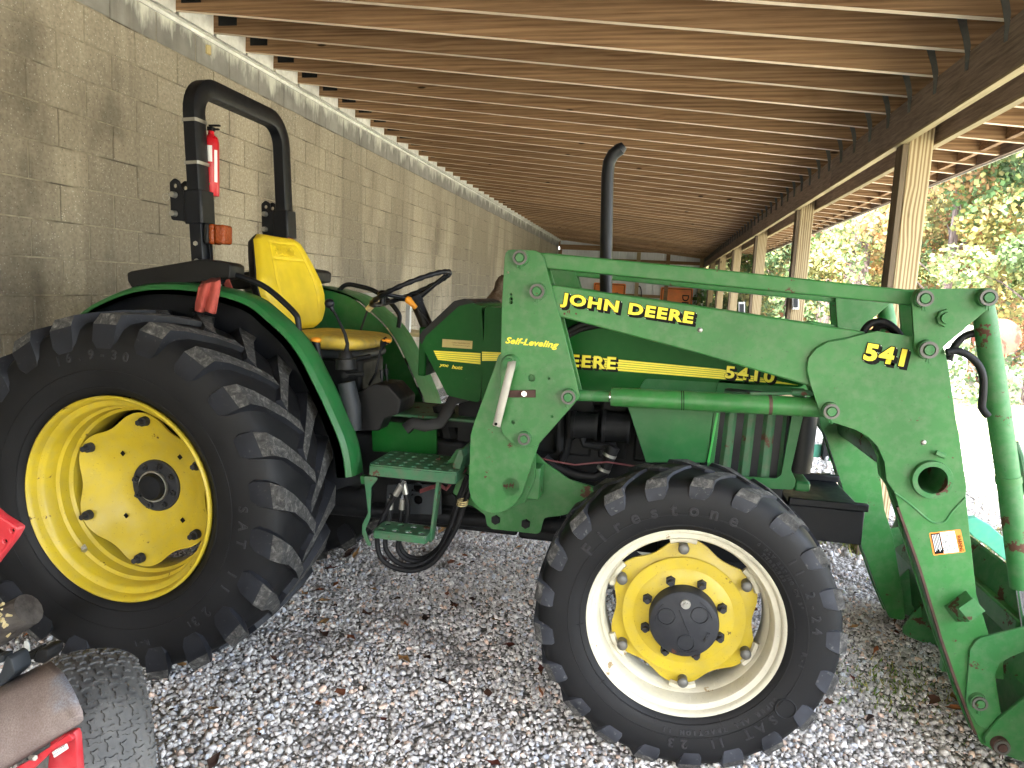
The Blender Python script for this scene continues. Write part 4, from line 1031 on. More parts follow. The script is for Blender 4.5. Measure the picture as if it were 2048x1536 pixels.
lever([(720, 665), (728, 640), (736, 618)], -.30, 'ivory', .01)
g = G(); g.tube([tuple(P(u, v, y=-.30)) for u, v in ((735, 620), (755, 600))], [.016, .016], 12); g.ob('lever_grip', 'ivory', T, 40)
lever([(862, 648), (850, 632), (838, 618)], -.62, 'knob', .01)
g = G(); g.tube([tuple(P(u, v, y=-.62)) for u, v in ((832, 616), (818, 601))], [.010, .016], 14); g.ball(tuple(P(817, 600, y=-.62)), .017, 14); g.ob('throttle_knob', 'knob', T, 60)
# steps
zs = P(825, 955, y=-1.04)[2]+.0; xa = P(737, 950, y=-1.04)[0]; xb = P(912, 955, y=-1.04)[0]
def tread_plate(name, x0, x1, y0, y1, z, nx, ny, r, lip, mat):
    mx = (x1-x0)/nx; myy = (y1-y0)/ny
    holes = [circ((x0+(i+.5)*mx, y0+(j+.5)*myy), r, 14) for i in range(nx) for j in range(ny)]
    me = curve_mesh([rounded([(x0, y0), (x1, y0), (x1, y1), (x0, y1)], .02)]+holes, .003, .001); me.transform(Matrix.Translation((0, 0, z)))
    o = finish(me, name, mat, T, 30)
    g = G(); g.box(x0+.004, x1-.004, y0+.001, y0+.006, z-lip, z-.004); g.box(x0, x0+.004, y0+.006, y1, z-lip, z-.004); g.box(x1-.004, x1, y0+.006, y1, z-lip, z-.004); g.ob(name+'_lip', mat, T, 30, bevel=.0015)
    g = G()
    for h in holes:
        cx, cy = sum(p[0] for p in h)/14, sum(p[1] for p in h)/14; g.lathe([(r*1.0, -.001), (r*1.10, .0030), (r*1.25, .0018)], (cx, cy, z), 'z', 14)
    tag(g.ob(name+'_grip', mat, T, 40), kind='stuff')
tread_plate('upper_step', xa, xb, -1.04, -.78, zs+.035, 7, 5, .0125, .045, 'step')
g = G(); g.box(xa+.03, xb-.03, -.98, -.76, zs-.03, zs-.005); g.ob('step_dark_backing', 'iron', T, 0)  # dark plate added below the tread so its holes read dark
z2 = P(800, 1078, y=-1.06)[2]; xa2 = P(745, 1078, y=-1.06)[0]; xb2 = P(852, 1080, y=-1.06)[0]
tread_plate('lower_step', xa2, xb2, -1.06, -.93, z2+.02, 4, 2, .015, .03, 'step')
plate('step_hanger', [(727, 952), (758, 955), (742, 975), (740, 1035), (730, 1060), (742, 1092), (735, 1092), (724, 1068), (724, 1050), (736, 1025)], -1.05, .008, 'step', T, rad=.01)
plate('step_hanger', [(872, 962), (878, 962), (862, 1085), (857, 1085)], -1.00, .05, 'step', T, rad=0)
plate('step_bracket', [(905, 930), (918, 900), (924, 900), (926, 915), (918, 945), (910, 955)], -.98, .2, 'step', T, rad=.004)
plate('fender_stay', [(720, 952), (740, 955), (738, 968), (722, 968)], -1.03, .03, 'fender', T, rad=.003)
# hoses below the steps
hp = [[(800, 975), (790, 992), (778, 1010), (766, 1035), (756, 1062), (755, 1092), (764, 1118), (790, 1136), (830, 1141), (866, 1125), (893, 1090), (915, 1050), (930, 1005), (945, 965)],
      [(781, 1003), (780, 1020), (777, 1050), (771, 1075), (773, 1100), (795, 1125), (830, 1131), (868, 1112), (893, 1075), (910, 1030), (926, 990), (940, 955)],
      [(808, 972), (812, 990), (816, 1010), (814, 1035), (806, 1060), (800, 1078), (796, 1098), (812, 1118), (842, 1122), (872, 1105), (893, 1068), (908, 1025), (922, 985), (935, 950)],
      [(805, 1003), (803, 1020), (800, 1045), (797, 1068), (800, 1092), (815, 1112), (845, 1116), (878, 1095), (898, 1055), (914, 1010), (930, 965)]]
def smooth(pp, n=4):
    out = []
    for i in range(len(pp)-1):
        p0, p1, p2, p3 = (np.array(pp[max(0, min(len(pp)-1, j))], float) for j in (i-1, i, i+1, i+2))
        for k in range(n):
            t = k/n; out.append(tuple(.5*(2*p1+(p2-p0)*t+(2*p0-5*p1+4*p2-p3)*t*t+(3*p1-p0-3*p2+p3)*t**3)))
    return out+[tuple(pp[-1])]
for i, h in enumerate(hp):
    y = -.93+.018*i; g = G(); g.tube([tuple(P(u, v, y=y)) for u, v in smooth(h)], .0105, 12); g.ob('hydraulic_hose', 'hose', T, 60)
    a, b = np.array(h[0]), np.array(h[1]); a0 = a-(b-a)*.3; g = G()
    g.cyl(tuple(P(*a0, y=y)), tuple(P(*(a+(b-a)*.9), y=y)), .0135, None, 10); g.ob('hose_fitting', 'steel', T)
    g = G(); g.cyl(tuple(P(*(a-(b-a)*.9), y=y)), tuple(P(*(a-(b-a)*.1), y=y)), .010, None, 6); g.ob('hose_nut', 'chrome', T)
g = G()
for k in range(3): g.tube([tuple(P(926+10*math.cos(t)-k*1, 1001+4*math.sin(t)+k*4, y=-.95-.03*math.sin(t))) for t in np.linspace(0, 6.28, 14)], .003, 6)
g.ob('hose_tie', 'ivory', T, 60)
g = G()
for k in range(4): g.tube([tuple(P(u, v+k*2, y=-.9-.01*k)) for u, v in ((840, 980), (862, 972), (880, 968), (893, 975), (903, 962), (915, 955), (932, 935))], .0025, 5)
g.ob('wiring', 'wire', T, 60)

# ---------------------------------------------------------------- fenders
OUT = [(173, 632), (205, 606), (260, 580), (308, 567), (359, 564), (400, 566), (441, 572), (496, 586), (530, 601), (561, 626), (602, 664), (632, 705), (649, 739), (677, 790), (697, 842), (714, 866+14), (721, 905), (723, 940)]
OUT = [(173, 632), (205, 606), (260, 580), (308, 567), (359, 564), (400, 566), (441, 572), (496, 586), (530, 601), (561, 626), (602, 664), (632, 705), (652, 743), (675, 790), (695, 835), (710, 872), (719, 910), (723, 945)]
yF = -1.03
fo = [np.array(p) for p in XZ(smooth(OUT, 3), yF)]
cen = np.array([RC[0], RC[2]])
def fender(y_out, sgn, name, wd, fo):
    """sgn=+1: near fender (outer lip towards -y)"""
    prof = [(0.0, -.036), (0.0, -.004), (.012, .014), (.035, .022), (wd*.6, .026), (wd, .026)]   # (inward y, radial offset)
    V = []; k = len(prof); n = len(fo)
    for t in (0, -.004):
        for i, p in enumerate(fo):
            tx = fo[min(i+1, n-1)]-fo[max(i-1, 0)]; tx /= np.linalg.norm(tx); nn = np.array([-tx[1], tx[0]])
            w = .45+.75*(i/(n-1))
            for a, r in prof:
                q = p+nn*((r*w if r < 0 else r)+t-(.026 if sgn > 0 else .014)); V.append((q[0], y_out+sgn*a, q[1]))
    F = []
    for s in (0, 1):
        b = s*n*k
        for i in range(n-1):
            for j in range(k-1): F.append((b+i*k+j, b+(i+1)*k+j, b+(i+1)*k+j+1, b+i*k+j+1) if (s == 0) == (sgn > 0) else (b+i*k+j, b+i*k+j+1, b+(i+1)*k+j+1, b+(i+1)*k+j))
    for i in range(n-1): F.append((i*k, n*k+i*k, n*k+(i+1)*k, (i+1)*k))
    F.append(tuple(range((n-1)*k, n*k))+tuple(range(2*n*k-1, 2*n*k-k-1, -1)))
    g = G(); g.add(V, F); o = g.ob(name, 'fender', T, 25)
    # inner wall: painted green towards the seat, black towards the tyre
    yi = y_out+sgn*wd
    pts = [tuple(p) for p in fo]; pts = [pts[0]]+pts+[(pts[-1][0], pts[-1][1]-.04)]+[(1.95, .70), (1.0, .70), (.72, 1.0)]
    for nm, dy, mt in (('fender_inner_wall', .0, 'fender'), ('wheel_arch_liner', -.006*sgn, 'black')):
        me = curve_mesh([pts], .002, 0); me.transform(Matrix(((1, 0, 0, 0), (0, 0, -1, yi+dy), (0, 1, 0, 0), (0, 0, 0, 1)))); finish(me, nm, mt, T, 0)
    return o
fender(yF, 1, 'rear_fender', .10, [np.array(p) for p in XZ(smooth(OUT, 3), yF+.085)]); fender(.16, -1, 'rear_fender', .30, fo)
# strengthen lower end of the near fender: flat front skirt seen edge-on
for u, v in ((402, 617), (1000, 1000)): pass
g = G()
for u, v in ((621, 802), (621, 810), (385, 620)):
    c = P(u, v, y=yF+.09); bolt_head(g, tuple(c), .012, .008, False)
g.ob('arch_bolt', 'iron', T)
# black fender-top housings at the foot of the roll bar
hs = [(253, 546), (262, 542), (395, 519), (410, 518), (452, 525), (461, 531), (460, 556), (420, 562), (300, 573), (262, 575), (255, 562)]
plate('fender_box', hs, -.98, .11, 'plastic', T, rad=.012, bevel=.006)
decal_text('molded_mark', 'MUL', (311, 559), (348, 554), .03, -.981, 'plastic', T, .03, ext=.002)
pz = XZ(hs, -.98); plate('fender_box', pz, my(-.98)-.28, .28, 'plastic', T, rad=.012, bevel=.006, px=False)
# hand rails
def rail(pix, y, name='hand_rail'):
    g = G(); g.tube([tuple(P(u, v, y=y)) for u, v in smooth(pix, 3)], .0125, 14); return g.ob(name, 'black', T, 60)
rail([(441, 566), (448, 556), (458, 550), (470, 550), (506, 562), (535, 577), (566, 603), (590, 627), (596, 640), (598, 666)], -.93)
rail([(676, 584), (686, 573), (697, 569), (712, 571), (745, 580), (772, 597), (786, 611), (798, 628), (799, 640), (797, 655)], my(-.93))

# ---------------------------------------------------------------- roll bar
yR, yR2 = -.83, my(-.83)-.0
def r3(p): return (p[0], p[1], p[2])
b0 = P(405, 520, y=yR+.03); t0 = P(389, 240, y=yR+.03)
xb_, zb_, xt_, zt_ = b0[0], b0[2], t0[0], t0[2]
topz = P(440, 170, y=yR+.03)[2]+.012
xtop = xt_+(xt_-xb_)*(topz-zt_)/(zt_-zb_)
def leg(z, y): return (xb_+(xtop-xb_)*(z-zb_)/(topz-zb_), y, z)
rc = .13; ys = yR+.03; ye = P(571, 460, x=leg(1.82, 0)[0])[1]
path = [leg(zb_-.12, ys), leg(topz-rc, ys)]
for k in range(1, 9):
    a = math.pi/2*k/8; path.append(leg(topz-rc+rc*math.sin(a), ys+rc*(1-math.cos(a))))
for k in range(0, 9):
    a = math.pi/2*k/8; path.append(leg(topz-rc+rc*math.cos(a), ye-rc+rc*math.sin(a)))
path.append(leg(zb_-.12, ye))
RB = [(1, .86), (.86, 1), (-.86, 1), (-1, .86), (-1, -.86), (-.86, -1), (.86, -1), (1, -.86)]
g = G(); g.tube(path, 1, sq=(.062, .082, RB), up=(1, 0, 0)); rb = g.ob('roll_bar', 'black', T, 40)
for yy, sg, cu in ((ys, 1, (405, 440)), (ye, -1, None)):
    zc = P(405, 415, y=ys)[2]; c = leg(zc, yy)
    g = G(); g.tube([leg(zc-.075, yy), leg(zc+.07, yy)], 1, sq=(.088, .104, RB), up=(1, 0, 0)); g.ob('roll_bar_sleeve', 'black', T, 40, bevel=.004)
    y1 = yy-.04 if sg > 0 else yy-.04
    q = [(c[0]-.11, zc-.062), (c[0]-.03, zc-.066), (c[0]-.03, zc+.05), (c[0]-.06, zc+.075), (c[0]-.065, zc+.105), (c[0]-.09, zc+.12), (c[0]-.115, zc+.10)]
    for dy in (0, .07): plate('hinge_plate', q, yy-.045+dy, .008, 'black', T, px=False, rad=.015, holes=[(c[0]-.088, zc+.085, .009)])
    for dz in (.045, -.035):
        g = G(); g.cyl((c[0]-.085, yy-.05, zc+dz), (c[0]-.085, yy-.075, zc+dz), .014, .012, 14); g.cyl((c[0]-.085, yy-.05, zc+dz), (c[0]-.085, yy+.05, zc+dz), .009, None, 12); g.ob('hinge_pin', 'steel', T)
    g = G()
    for dz in (-.16, -.235): bolt_head(g, (leg(zc+dz, yy)[0], yy-.038, zc+dz), .011, .009)
    g.ob('roll_bar_bolt', 'steel', T)
    g = G(); t = np.linspace(0, 6.28, 18); g.tube([(c[0]-.125+.016*math.cos(a), yy-.055, zc+(.035 if sg > 0 else -.03)+.016*math.sin(a)) for a in t], .0012, 5); g.ob('lynch_ring', 'steel', T)
# steel straps and extinguisher
for v in (243, 328):
    zc = P(395, v, y=ys)[2]
    g = G(); g.tube([leg(zc-.007, ys), leg(zc+.007, ys)], 1, sq=(.072, .089, RB), up=(1, 0, 0)); g.ob('strap', 'steel', T, 40)
ex = P(421, 320, y=ys+.01); zt2, zb2 = P(421, 262, y=ys)[2], P(421, 388, y=ys)[2]
fe = empty('fire_extinguisher', (ex[0], ys+.015, zb2), 'small red fire extinguisher strapped to the roll bar post', 'extinguisher')
ecx = leg((zt2+zb2)/2, ys)[0]+.018; ys0 = ys; ys = ys+.066
g = G().lathe([(.0, 0), (.031, .0), (.034, .005), (.034, zt2-zb2-.035), (.028, zt2-zb2-.012), (.014, zt2-zb2), (.012, zt2-zb2+.018), (0, zt2-zb2+.018)], (ecx, ys+.012, zb2), 'z', 28); g.ob('cylinder', 'fire_red', fe, 40)
g = G(); g.box(ecx-.014, ecx+.014, ys+.0, ys+.024, zt2+.016, zt2+.034); g.box(ecx-.01, ecx+.045, ys+.006, ys+.018, zt2+.036, zt2+.044); g.box(ecx-.01, ecx+.040, ys+.006, ys+.018, zt2+.020, zt2+.028); g.ob('valve', 'iron', fe, 30, bevel=.002)
g = G().lathe([(.0347, 0), (.0347, .07)], (ecx, ys+.012, zb2+(zt2-zb2)*.55), 'z', 20, a0=R(200), a1=R(310)); g.ob('label', 'decal_w', fe, 40)
g = G().lathe([(.035, 0), (.035, .018)], (ecx, ys+.012, zb2+(zt2-zb2)*.66), 'z', 10, a0=R(235), a1=R(275)); g.ob('label_mark', 'decal_k', fe, 40)
g = G().lathe([(.0348, 0), (.0348, .14)], (ecx, ys+.012, zb2+.06), 'z', 8, a0=R(325), a1=R(350)); g.ob('label', 'decal_w', fe, 40)
g = G(); a_ = R(262); dm = [(ecx+.0352*math.cos(a_+da), ys+.012+.0352*math.sin(a_+da), zb2+.05+dz_) for da, dz_ in ((0, .024), (.6, 0), (0, -.024), (-.6, 0))]; g.add(dm, [(0, 1, 2, 3), (3, 2, 1, 0)]); g.ob('green_badge', 'brightgreen', fe, 0)
ys = ys0
# amber lamps
for yy, (u, v) in ((ys, (447, 470)), (ye, (556, 482))):
    c = leg(P(447, 470, y=ys)[2], yy)
    if yy > ys: c = (c[0]-.105, c[1], c[2]+.045)
    g = G(); g.tube([(c[0]+.028, yy, c[2]), (c[0]+.060, yy, c[2])], [.04, .05], 4); 
    g = G(); g.box(c[0]+.035, c[0]+.06, yy-.038, yy+.038, c[2]-.042, c[2]+.045); lp = g.ob('lamp_housing', 'plastic', T, 30, bevel=.008)
    for x0_, x1_, s_ in ((.06, .085, 1.), (.087, .135, .94)):
        g = G(); g.box(c[0]+x0_, c[0]+x1_, yy-.038*s_, yy+.038*s_, c[2]-.044*s_, c[2]+.045*s_); o = g.ob('amber_lens', 'amber', None, 30, bevel=.01); o.parent = lp; o.matrix_parent_inverse = Matrix.Identity(4)
    g = G(); g.tube([(c[0]+.04, yy, c[2]-.04), (c[0]+.05, yy-.005, c[2]-.10), (c[0]+.045, yy, c[2]-.17)], .003, 6); g.ob('lamp_cable', 'iron', T)

# ---------------------------------------------------------------- seat
def cushion(name, rows, mat, th, back=False):
    pass
# backrest: a shaped pad in its own plane (u along width y, w along height)
sb = np.array([1.60, YC, 1.365]); st_ = np.array([1.455, YC, 1.80]); H_ = np.linalg.norm(st_-sb); up_ = (st_-sb)/H_; nrm = np.array([up_[2], 0, -up_[0]])
def backw(t): # half width over height
    return np.interp(t, [0, .06, .18, .35, .5, .75, .93, 1.0], [.14, .205, .262, .298, .296, .245, .205, .150])
def back_pad(name, grow, n0, n1, mat, emb):
    g = G(); NU, NW = 76, 84; V = []; 
    for s in (0, 1):
        for j in range(NW+1):
            t = j/NW
            for i in range(NU+1):
                q = -1+2*i/NU; w = (backw(t)+grow); e = (1-abs(q)**6)**.5*(1-abs(2*t-1)**10)**.5
                d = n1*e+.022*(abs(q)**3)*e+.012*math.sin(t*math.pi) if s == 0 else n0*e
                if s == 0 and emb and (abs(abs(q)-.62) < .028 and .12 < t < .9): d -= .004
                if s == 0 and emb and (abs(t-.90) < .013 or abs(t-.72) < .013) and abs(q) < .6: d -= .004
                p = sb+up_*(t*H_)+nrm*d; V.append((p[0], YC+q*w, p[2]))
    k = NU+1; o = (NW+1)*k; F = []
    for j in range(NW):
        for i in range(NU):
            a = j*k+i; F.append((a, a+1, a+k+1, a+k)); F.append((o+a, o+a+k, o+a+k+1, o+a+1))
    for j in range(NW):
        a = j*k; F.append((a, a+k, o+a+k, o+a)); a = j*k+NU; F.append((a, o+a, o+a+k, a+k))
    for i in range(NU): F.append((i, o+i, o+i+1, i+1)); a = NW*k+i; F.append((a, a+1, o+a+1, o+a))
    g.add(V, F); ob_ = g.ob(name, mat, T, 60); return ob_
back_pad('seat_backrest', 0, -.02, .035, 'seat', True)
back_pad('seat_back_shell', .006, -.05, -.012, 'plastic', False)
# raised moulded name on the backrest
me = text_mesh('JOHN DEERE', .026, .0012, .01, bevel=.0006, space=1.05); lo, hi = bbox(me); w_ = hi[0]-lo[0]
m = Matrix.Identity(4); o_ = sb+up_*(H_*.795)+nrm*.044
for i in range(3): m[i][0] = (0, 1, 0)[i]; m[i][1] = up_[i]; m[i][2] = nrm[i]; m[i][3] = o_[i]-(0, 1, 0)[i]*w_/2
me.transform(m); finish(me, 'seat_lettering', 'seat', T, 0)
# seat pad
zs_ = 1.335
def superq(name, cx, cz, a, b, c, mat, bulge=0., e1=.38, e2=.45, sag=0.):
    f = lambda w, m: math.copysign(abs(w)**m, w); g = G(); V = []; NU, NV = 56, 24
    for i in range(NV+1):
        ph = -math.pi/2+math.pi*i/NV
        for k in range(NU):
            t = 2*math.pi*k/NU; x = a*f(math.cos(ph), e2)*f(math.cos(t), e1); y = b*f(math.cos(ph), e2)*f(math.sin(t), e1); z = c*f(math.sin(ph), .8)
            if z > 0: z += bulge*(1-(y/b)**2)*0+bulge*(abs(y/b)**3-.3)*(1 if abs(x/a) < .85 else .4) + sag*(x/a)
            V.append((cx+x, YC+y, cz+z))
    F = [(i*NU+k, i*NU+(k+1) % NU, (i+1)*NU+(k+1) % NU, (i+1)*NU+k) for i in range(NV) for k in range(NU)]
    g.add(V, F); return g.ob(name, mat, T, 60)
superq('seat_pad', 1.785, zs_-.008, .225, .25, .040, 'seat_dusty', bulge=.014, sag=-.004)
superq('seat_pan', 1.80, zs_-.062, .19, .205, .030, 'greyplastic', e2=.3)
g = G(); g.box(1.60, 1.98, YC-.14, YC+.14, .95, zs_-.08); g.ob('seat_suspension', 'iron', T, 30, bevel=.02)
g = G(); g.cyl(tuple(P(700, 720, y=-.78)), tuple(P(742, 712, y=-.76)), .011, .010, 12); g.ob('seat_lever', 'iron', T)

# ---------------------------------------------------------------- steering wheel
sc_ = np.array([2.155, YC, 1.585]); ax_ = np.array([-math.sin(R(26)), 0, math.cos(R(26))]); e1 = np.array([math.cos(R(26)), 0, math.sin(R(26))]); e2 = np.array([0, 1., 0]); rs = .195
g = G(); n = 72
g.tube([tuple(sc_+(e1*math.cos(2*math.pi*i/n)+e2*math.sin(2*math.pi*i/n))*rs) for i in range(n)], [.0115+.0018*math.sin(i*2*math.pi/3) for i in range(n)], 10, closed=True); sw = g.ob('steering_wheel', 'black', T, 60)
hubc = sc_-ax_*.055
for a in (R(10), R(130), R(250)):
    g = G(); e = sc_+(e1*math.cos(a)+e2*math.sin(a))*rs; md = sc_-ax_*.03+(e1*math.cos(a)+e2*math.sin(a))*rs*.5; g.tube([tuple(hubc), tuple(md), tuple(e)], [.018, .010, .009], 8); g.ob('wheel_spoke', 'black', T, 50)
g = G(); g.tube([tuple(hubc-ax_*.02), tuple(hubc+ax_*.012), tuple(hubc+ax_*.022)], [.034, .034, .022], 20); g.tube([tuple(hubc-ax_*.02), tuple(hubc-ax_*.21)], .03, 16); g.ob('steering_column', 'plastic', T, 40)
g = G(); p = P(765, 607, y=YC-.10); g.tube([tuple(p), tuple(p+np.array([0, 0, .03]))], [.014, .014], 12); g.ball(tuple(p+np.array([0, 0, .045])), .024, 14, (1, 1, .7)); g.ob('spinner_knob', 'black', T, 50)

# ================================================================ FRONT LOADER (bolted to the tractor)
Y1 = -1.07
def both(fn, far=True):
    fn(lambda y: y, 1)
    if far: fn(my, -1)
def lplate(name, pix, y, th, mat, far=True, **k):
    """plate on the near side and its mirror on the far side"""
    pts = XZ(pix, y)
    a = plate(name, pts, y, th, mat, T, px=False, **k)
    if far: plate(name, pts, my(y)-th, th, mat, T, px=False, **k)
    return a
def hpx(u, v, r, y): q = XZ([(u, v)], y)[0]; return (q[0], q[1], r)
def pin(u, v, y, r=.032, deep=.03, mat='green_worn', far=True, name='pivot_pin'):
    x, z = XZ([(u, v)], y)[0]
    for yy, s in ((y, 1),)+(((my(y), -1),) if far else ()):
        g = G(); c = (x, yy+s*.004, z)
        g.cyl(c, (x, yy-s*.020, z), r, r*.97, 28); p = g.ob(name, mat, T)
        g = G().lathe([(r*.60, -s*.020), (r*.86, -s*.020), (r*.86, -s*.028), (r*.60, -s*.028)], (x, yy, z), 'y', 28, close=True)
        o = g.ob('snap_ring', 'ring', None, 35); o.parent = p; o.matrix_parent_inverse = Matrix.Translation(Vector((0, 0, 0)))
        o.matrix_parent_inverse = Matrix.Identity(4)
        g = G(); g.cyl((x, yy-s*.018, z), (x, yy-s*.031, z), r*.52, r*.48, 20)
        g.tube([(x-.003, yy-s*.024, z-r*.8), (x-.006, yy-s*.026, z-r*1.25)], .003, 6); g.tube([(x+.002, yy-s*.024, z-r*.8), (x+.005, yy-s*.026, z-r*1.4)], .0022, 6)
        o = g.ob('pin_head', mat if mat != 'green' else 'green_worn', None, 35); o.parent = p; o.matrix_parent_inverse = Matrix.Identity(4)
# --- mast: outer plate, inner plate, lower skirt
mast = [(1010, 498), (1074, 501), (1086, 512), (1122, 640), (1160, 793), (1150, 806), (1076, 890), (1052, 897), (1026, 888), (1005, 868), (999, 845), (1003, 620)]
ho = [hpx(1063, 756, .013, Y1), hpx(1098, 757, .004, Y1), hpx(1104, 833, .004, Y1), hpx(1016, 444+101, .004, Y1), hpx(1022, 589, .0045, Y1), hpx(1022, 598, .006, Y1), hpx(1022, 605, .006, Y1), hpx(1026, 845, .007, Y1)]
pts = XZ(mast, Y1); plate('mast_plate', pts, Y1, .012, 'green', T, px=False, rad=.03, holes=ho); plate('mast_plate', pts, my(Y1)-.012, .012, 'green', T, px=False, rad=.03, holes=ho)
yi = Y1+.10
plate('mast_plate', pts, yi, .012, 'green', T, px=False, rad=.03); plate('mast_plate', pts, my(yi)-.012, .012, 'green', T, px=False, rad=.03)
edge = XZ([(1076, 505), (1110, 600), (1157, 790)], Y1)
for yy in (Y1+.012, my(Y1)-.1):
    g = G(); pp = XZ([(1016, 560), (1012, 700), (1012, 840)], Y1)
    for a, b in zip(pp, pp[1:]): g.hexa([(a[0], yy, a[1]), (a[0]+.01, yy, a[1]), (b[0]+.01, yy, b[1]), (b[0], yy, b[1])], [(a[0], yy+.088, a[1]), (a[0]+.01, yy+.088, a[1]), (b[0]+.01, yy+.088, b[1]), (b[0], yy+.088, b[1])])
    g.ob('mast_web', 'green', T, 0)
skirt = [(998, 706), (985, 745), (948, 845), (941, 870), (937, 975), (943, 1000), (962, 1020), (990, 1027), (1015, 1020), (1035, 1003), (1045, 985), (1078, 888), (1120, 700)]
lplate('mast_skirt', skirt, Y1+.02, .012, 'green', rad=.03)
lplate('mast_back_plate', [(1000, 890), (1072, 905), (1070, 960), (1050, 1005), (1015, 1018)], Y1+.10, .012, 'green', rad=.02)
lplate('frame_plate', [(925, 935), (940, 930), (1065, 900), (1090, 925), (1140, 960), (1200, 978), (1262, 975), (1240, 1000), (1120, 1032), (1088, 1036), (1080, 1066), (1072, 1068), (984, 1058), (974, 1052), (970, 1030), (945, 1012), (915, 1005), (905, 985)], -.86, .014, 'green', rad=.02)
g = G()
for u, v in ((992, 1039), (1052, 1047), (905, 995)): bolt_head(g, tuple(P(u, v, y=-.86)), .020, .014)
g.ob('frame_bolt', 'iron', T)
g = G(); a = P(1040, 950, y=-.86); g.cyl((a[0], -1.05, a[2]), (a[0], my(-1.05), a[2]), .04, None, 20); g.box(a[0]-.12, a[0]+.10, -.96, -.865, a[2]-.07, a[2]+.06); g.ob('mast_crosstube', 'green', T, 30, bevel=.005)
lplate('mast_foot', [(888, 935), (912, 900), (923, 897), (930, 912), (918, 940)], -.90, .012, 'fender', far=False)
# pins, stud, hanger bar
pin(1042, 516, Y1, .031); pin(1076, 583, Y1, .032); pin(1138, 793, Y1, .031)
pin(1050, 876, Y1, .027, far=False, name='pivot_boss')
g = G(); a = P(1022, 726, y=Y1); g.cyl(tuple(a), (a[0], Y1-.03, a[2]), .034, .028, 24); g.cyl((a[0], Y1-.03, a[2]), (a[0], Y1-.05, a[2]), .020, .019, 18); o = g.ob('stand_boss', 'green_worn', T)
g = G(); g.tube([tuple(P(1024, 722, y=Y1-.045)), tuple(P(1022, 735, y=Y1-.056)), tuple(P(993, 852, y=Y1-.05))], 1, sq=(.008, .030, RND), up=(0, -1, 0)); g.ob('stand_handle', 'steel', T, 30)
g = G(); a = P(992, 848, y=Y1-.056); g.cyl(tuple(a), (a[0], a[1]-.003, a[2]), .006, None, 12); g.ob('handle_hole', 'decal_k', T)
plate('rusty_clip', [(1015, 781), (1071, 780), (1071, 795), (1015, 795)], Y1-.008, .006, 'rust', T, rad=.001)
g = G(); a = P(1049, 787, y=Y1-.009); bolt_head(g, tuple(a), .011, .010); g.ob('clip_bolt', 'chrome', T)
# --- self-levelling link
yl = Y1+.020
for yy in (yl, my(yl)-.075):
    pts = XZ([(1048, 503), (1100, 506), (1400, 535), (1700, 567), (1836, 581), (1842, 612), (1700, 598), (1400, 567.7), (1086, 536.4), (1046, 530)], yl)
    plate('leveling_link', pts, yy, .075, 'green', T, px=False, rad=.012, bevel=.006)
# --- boom
yb = Y1+.015; bw = .075
boom = [(1062, 566), (1094, 567), (1400, 612.5), (1734, 664), (1700, 790), (1625, 774), (1400, 708), (1117, 633), (1066, 612)]
pts = XZ(boom, yb)
for yy in (yb, my(yb)-bw): plate('boom_arm', pts, yy, bw, 'green', T, px=False, rad=.012, bevel=.006)
# knee and lower arm in one cut plate each side of the box
knee = [(1690, 678), (1731, 667), (1756, 662), (1825, 673), (1870, 684), (1888, 695), (1897, 733), (1913, 845), (1918, 866), (1933, 973), (1932, 995), (1953, 1190), (1976, 1263), (2003, 1430), (2010, 1500), (1963, 1490), (1930, 1414), (1877, 1263), (1797, 1012), (1789, 985), (1773, 962), (1769, 925), (1755, 893), (1735, 873), (1712, 860), (1656, 842), (1642, 831), (1621, 770), (1614, 740), (1617, 716), (1632, 697), (1655, 684)]
kh = hpx(1862, 958, .064, Y1)
pts = XZ(knee, Y1)
for yy in (Y1, Y1+.090): plate('knee_plate', pts, yy, .010, 'green', T, px=False, rad=.02, holes=[kh])
for yy in (my(Y1)-.010, my(Y1)-.10): plate('knee_plate', pts, yy, .010, 'green', T, px=False, rad=.02, holes=[kh])
def strip(name, pix, y0, y1, mat, w=.010, y=Y1):
    q = XZ(smooth(pix, 2), y); g = G(); V = []; n = len(q)
    for i, p in enumerate(q):
        p = np.array(p); t = np.array(q[min(i+1, n-1)])-np.array(q[max(i-1, 0)]); t /= np.linalg.norm(t); nn = np.array([-t[1], t[0]])*w
        V += [(p[0], y0, p[1]), (p[0], y1, p[1]), (p[0]+nn[0], y1, p[1]+nn[1]), (p[0]+nn[0], y0, p[1]+nn[1])]
    F = []
    for i in range(n-1):
        for j in range(4): F.append((4*i+j, 4*i+(j+1) % 4, 4*i+4+(j+1) % 4, 4*i+4+j))
    F += [(3, 2, 1, 0), (4*n-4, 4*n-3, 4*n-2, 4*n-1)]
    g.add(V, F); return g.ob(name, mat, T, 40)
front_e = [(1826, 676), (1884, 697), (1893, 733), (1913, 866), (1928, 973), (1928, 995), (1949, 1190), (1972, 1263), (2001, 1430), (2006, 1490)]
rear_e = [(1660, 842), (1716, 858), (1739, 871), (1759, 892), (1773, 925), (1777, 960), (1793, 985), (1801, 1012), (1881, 1263), (1934, 1414), (1966, 1487)]
for a, b in ((Y1+.009, Y1+.091), (my(Y1)-.091, my(Y1)-.009)):
    strip('arm_front_web', front_e, a, b, 'green', -.012); strip('arm_rear_web', rear_e, a, b, 'green', .012)
# worn rusty rear corner of the near arm
strip('worn_edge', [(1793, 1015), (1838, 1140), (1880, 1278), (1932, 1425), (1950, 1470)], Y1-.002, Y1+.012, 'rust', .008)
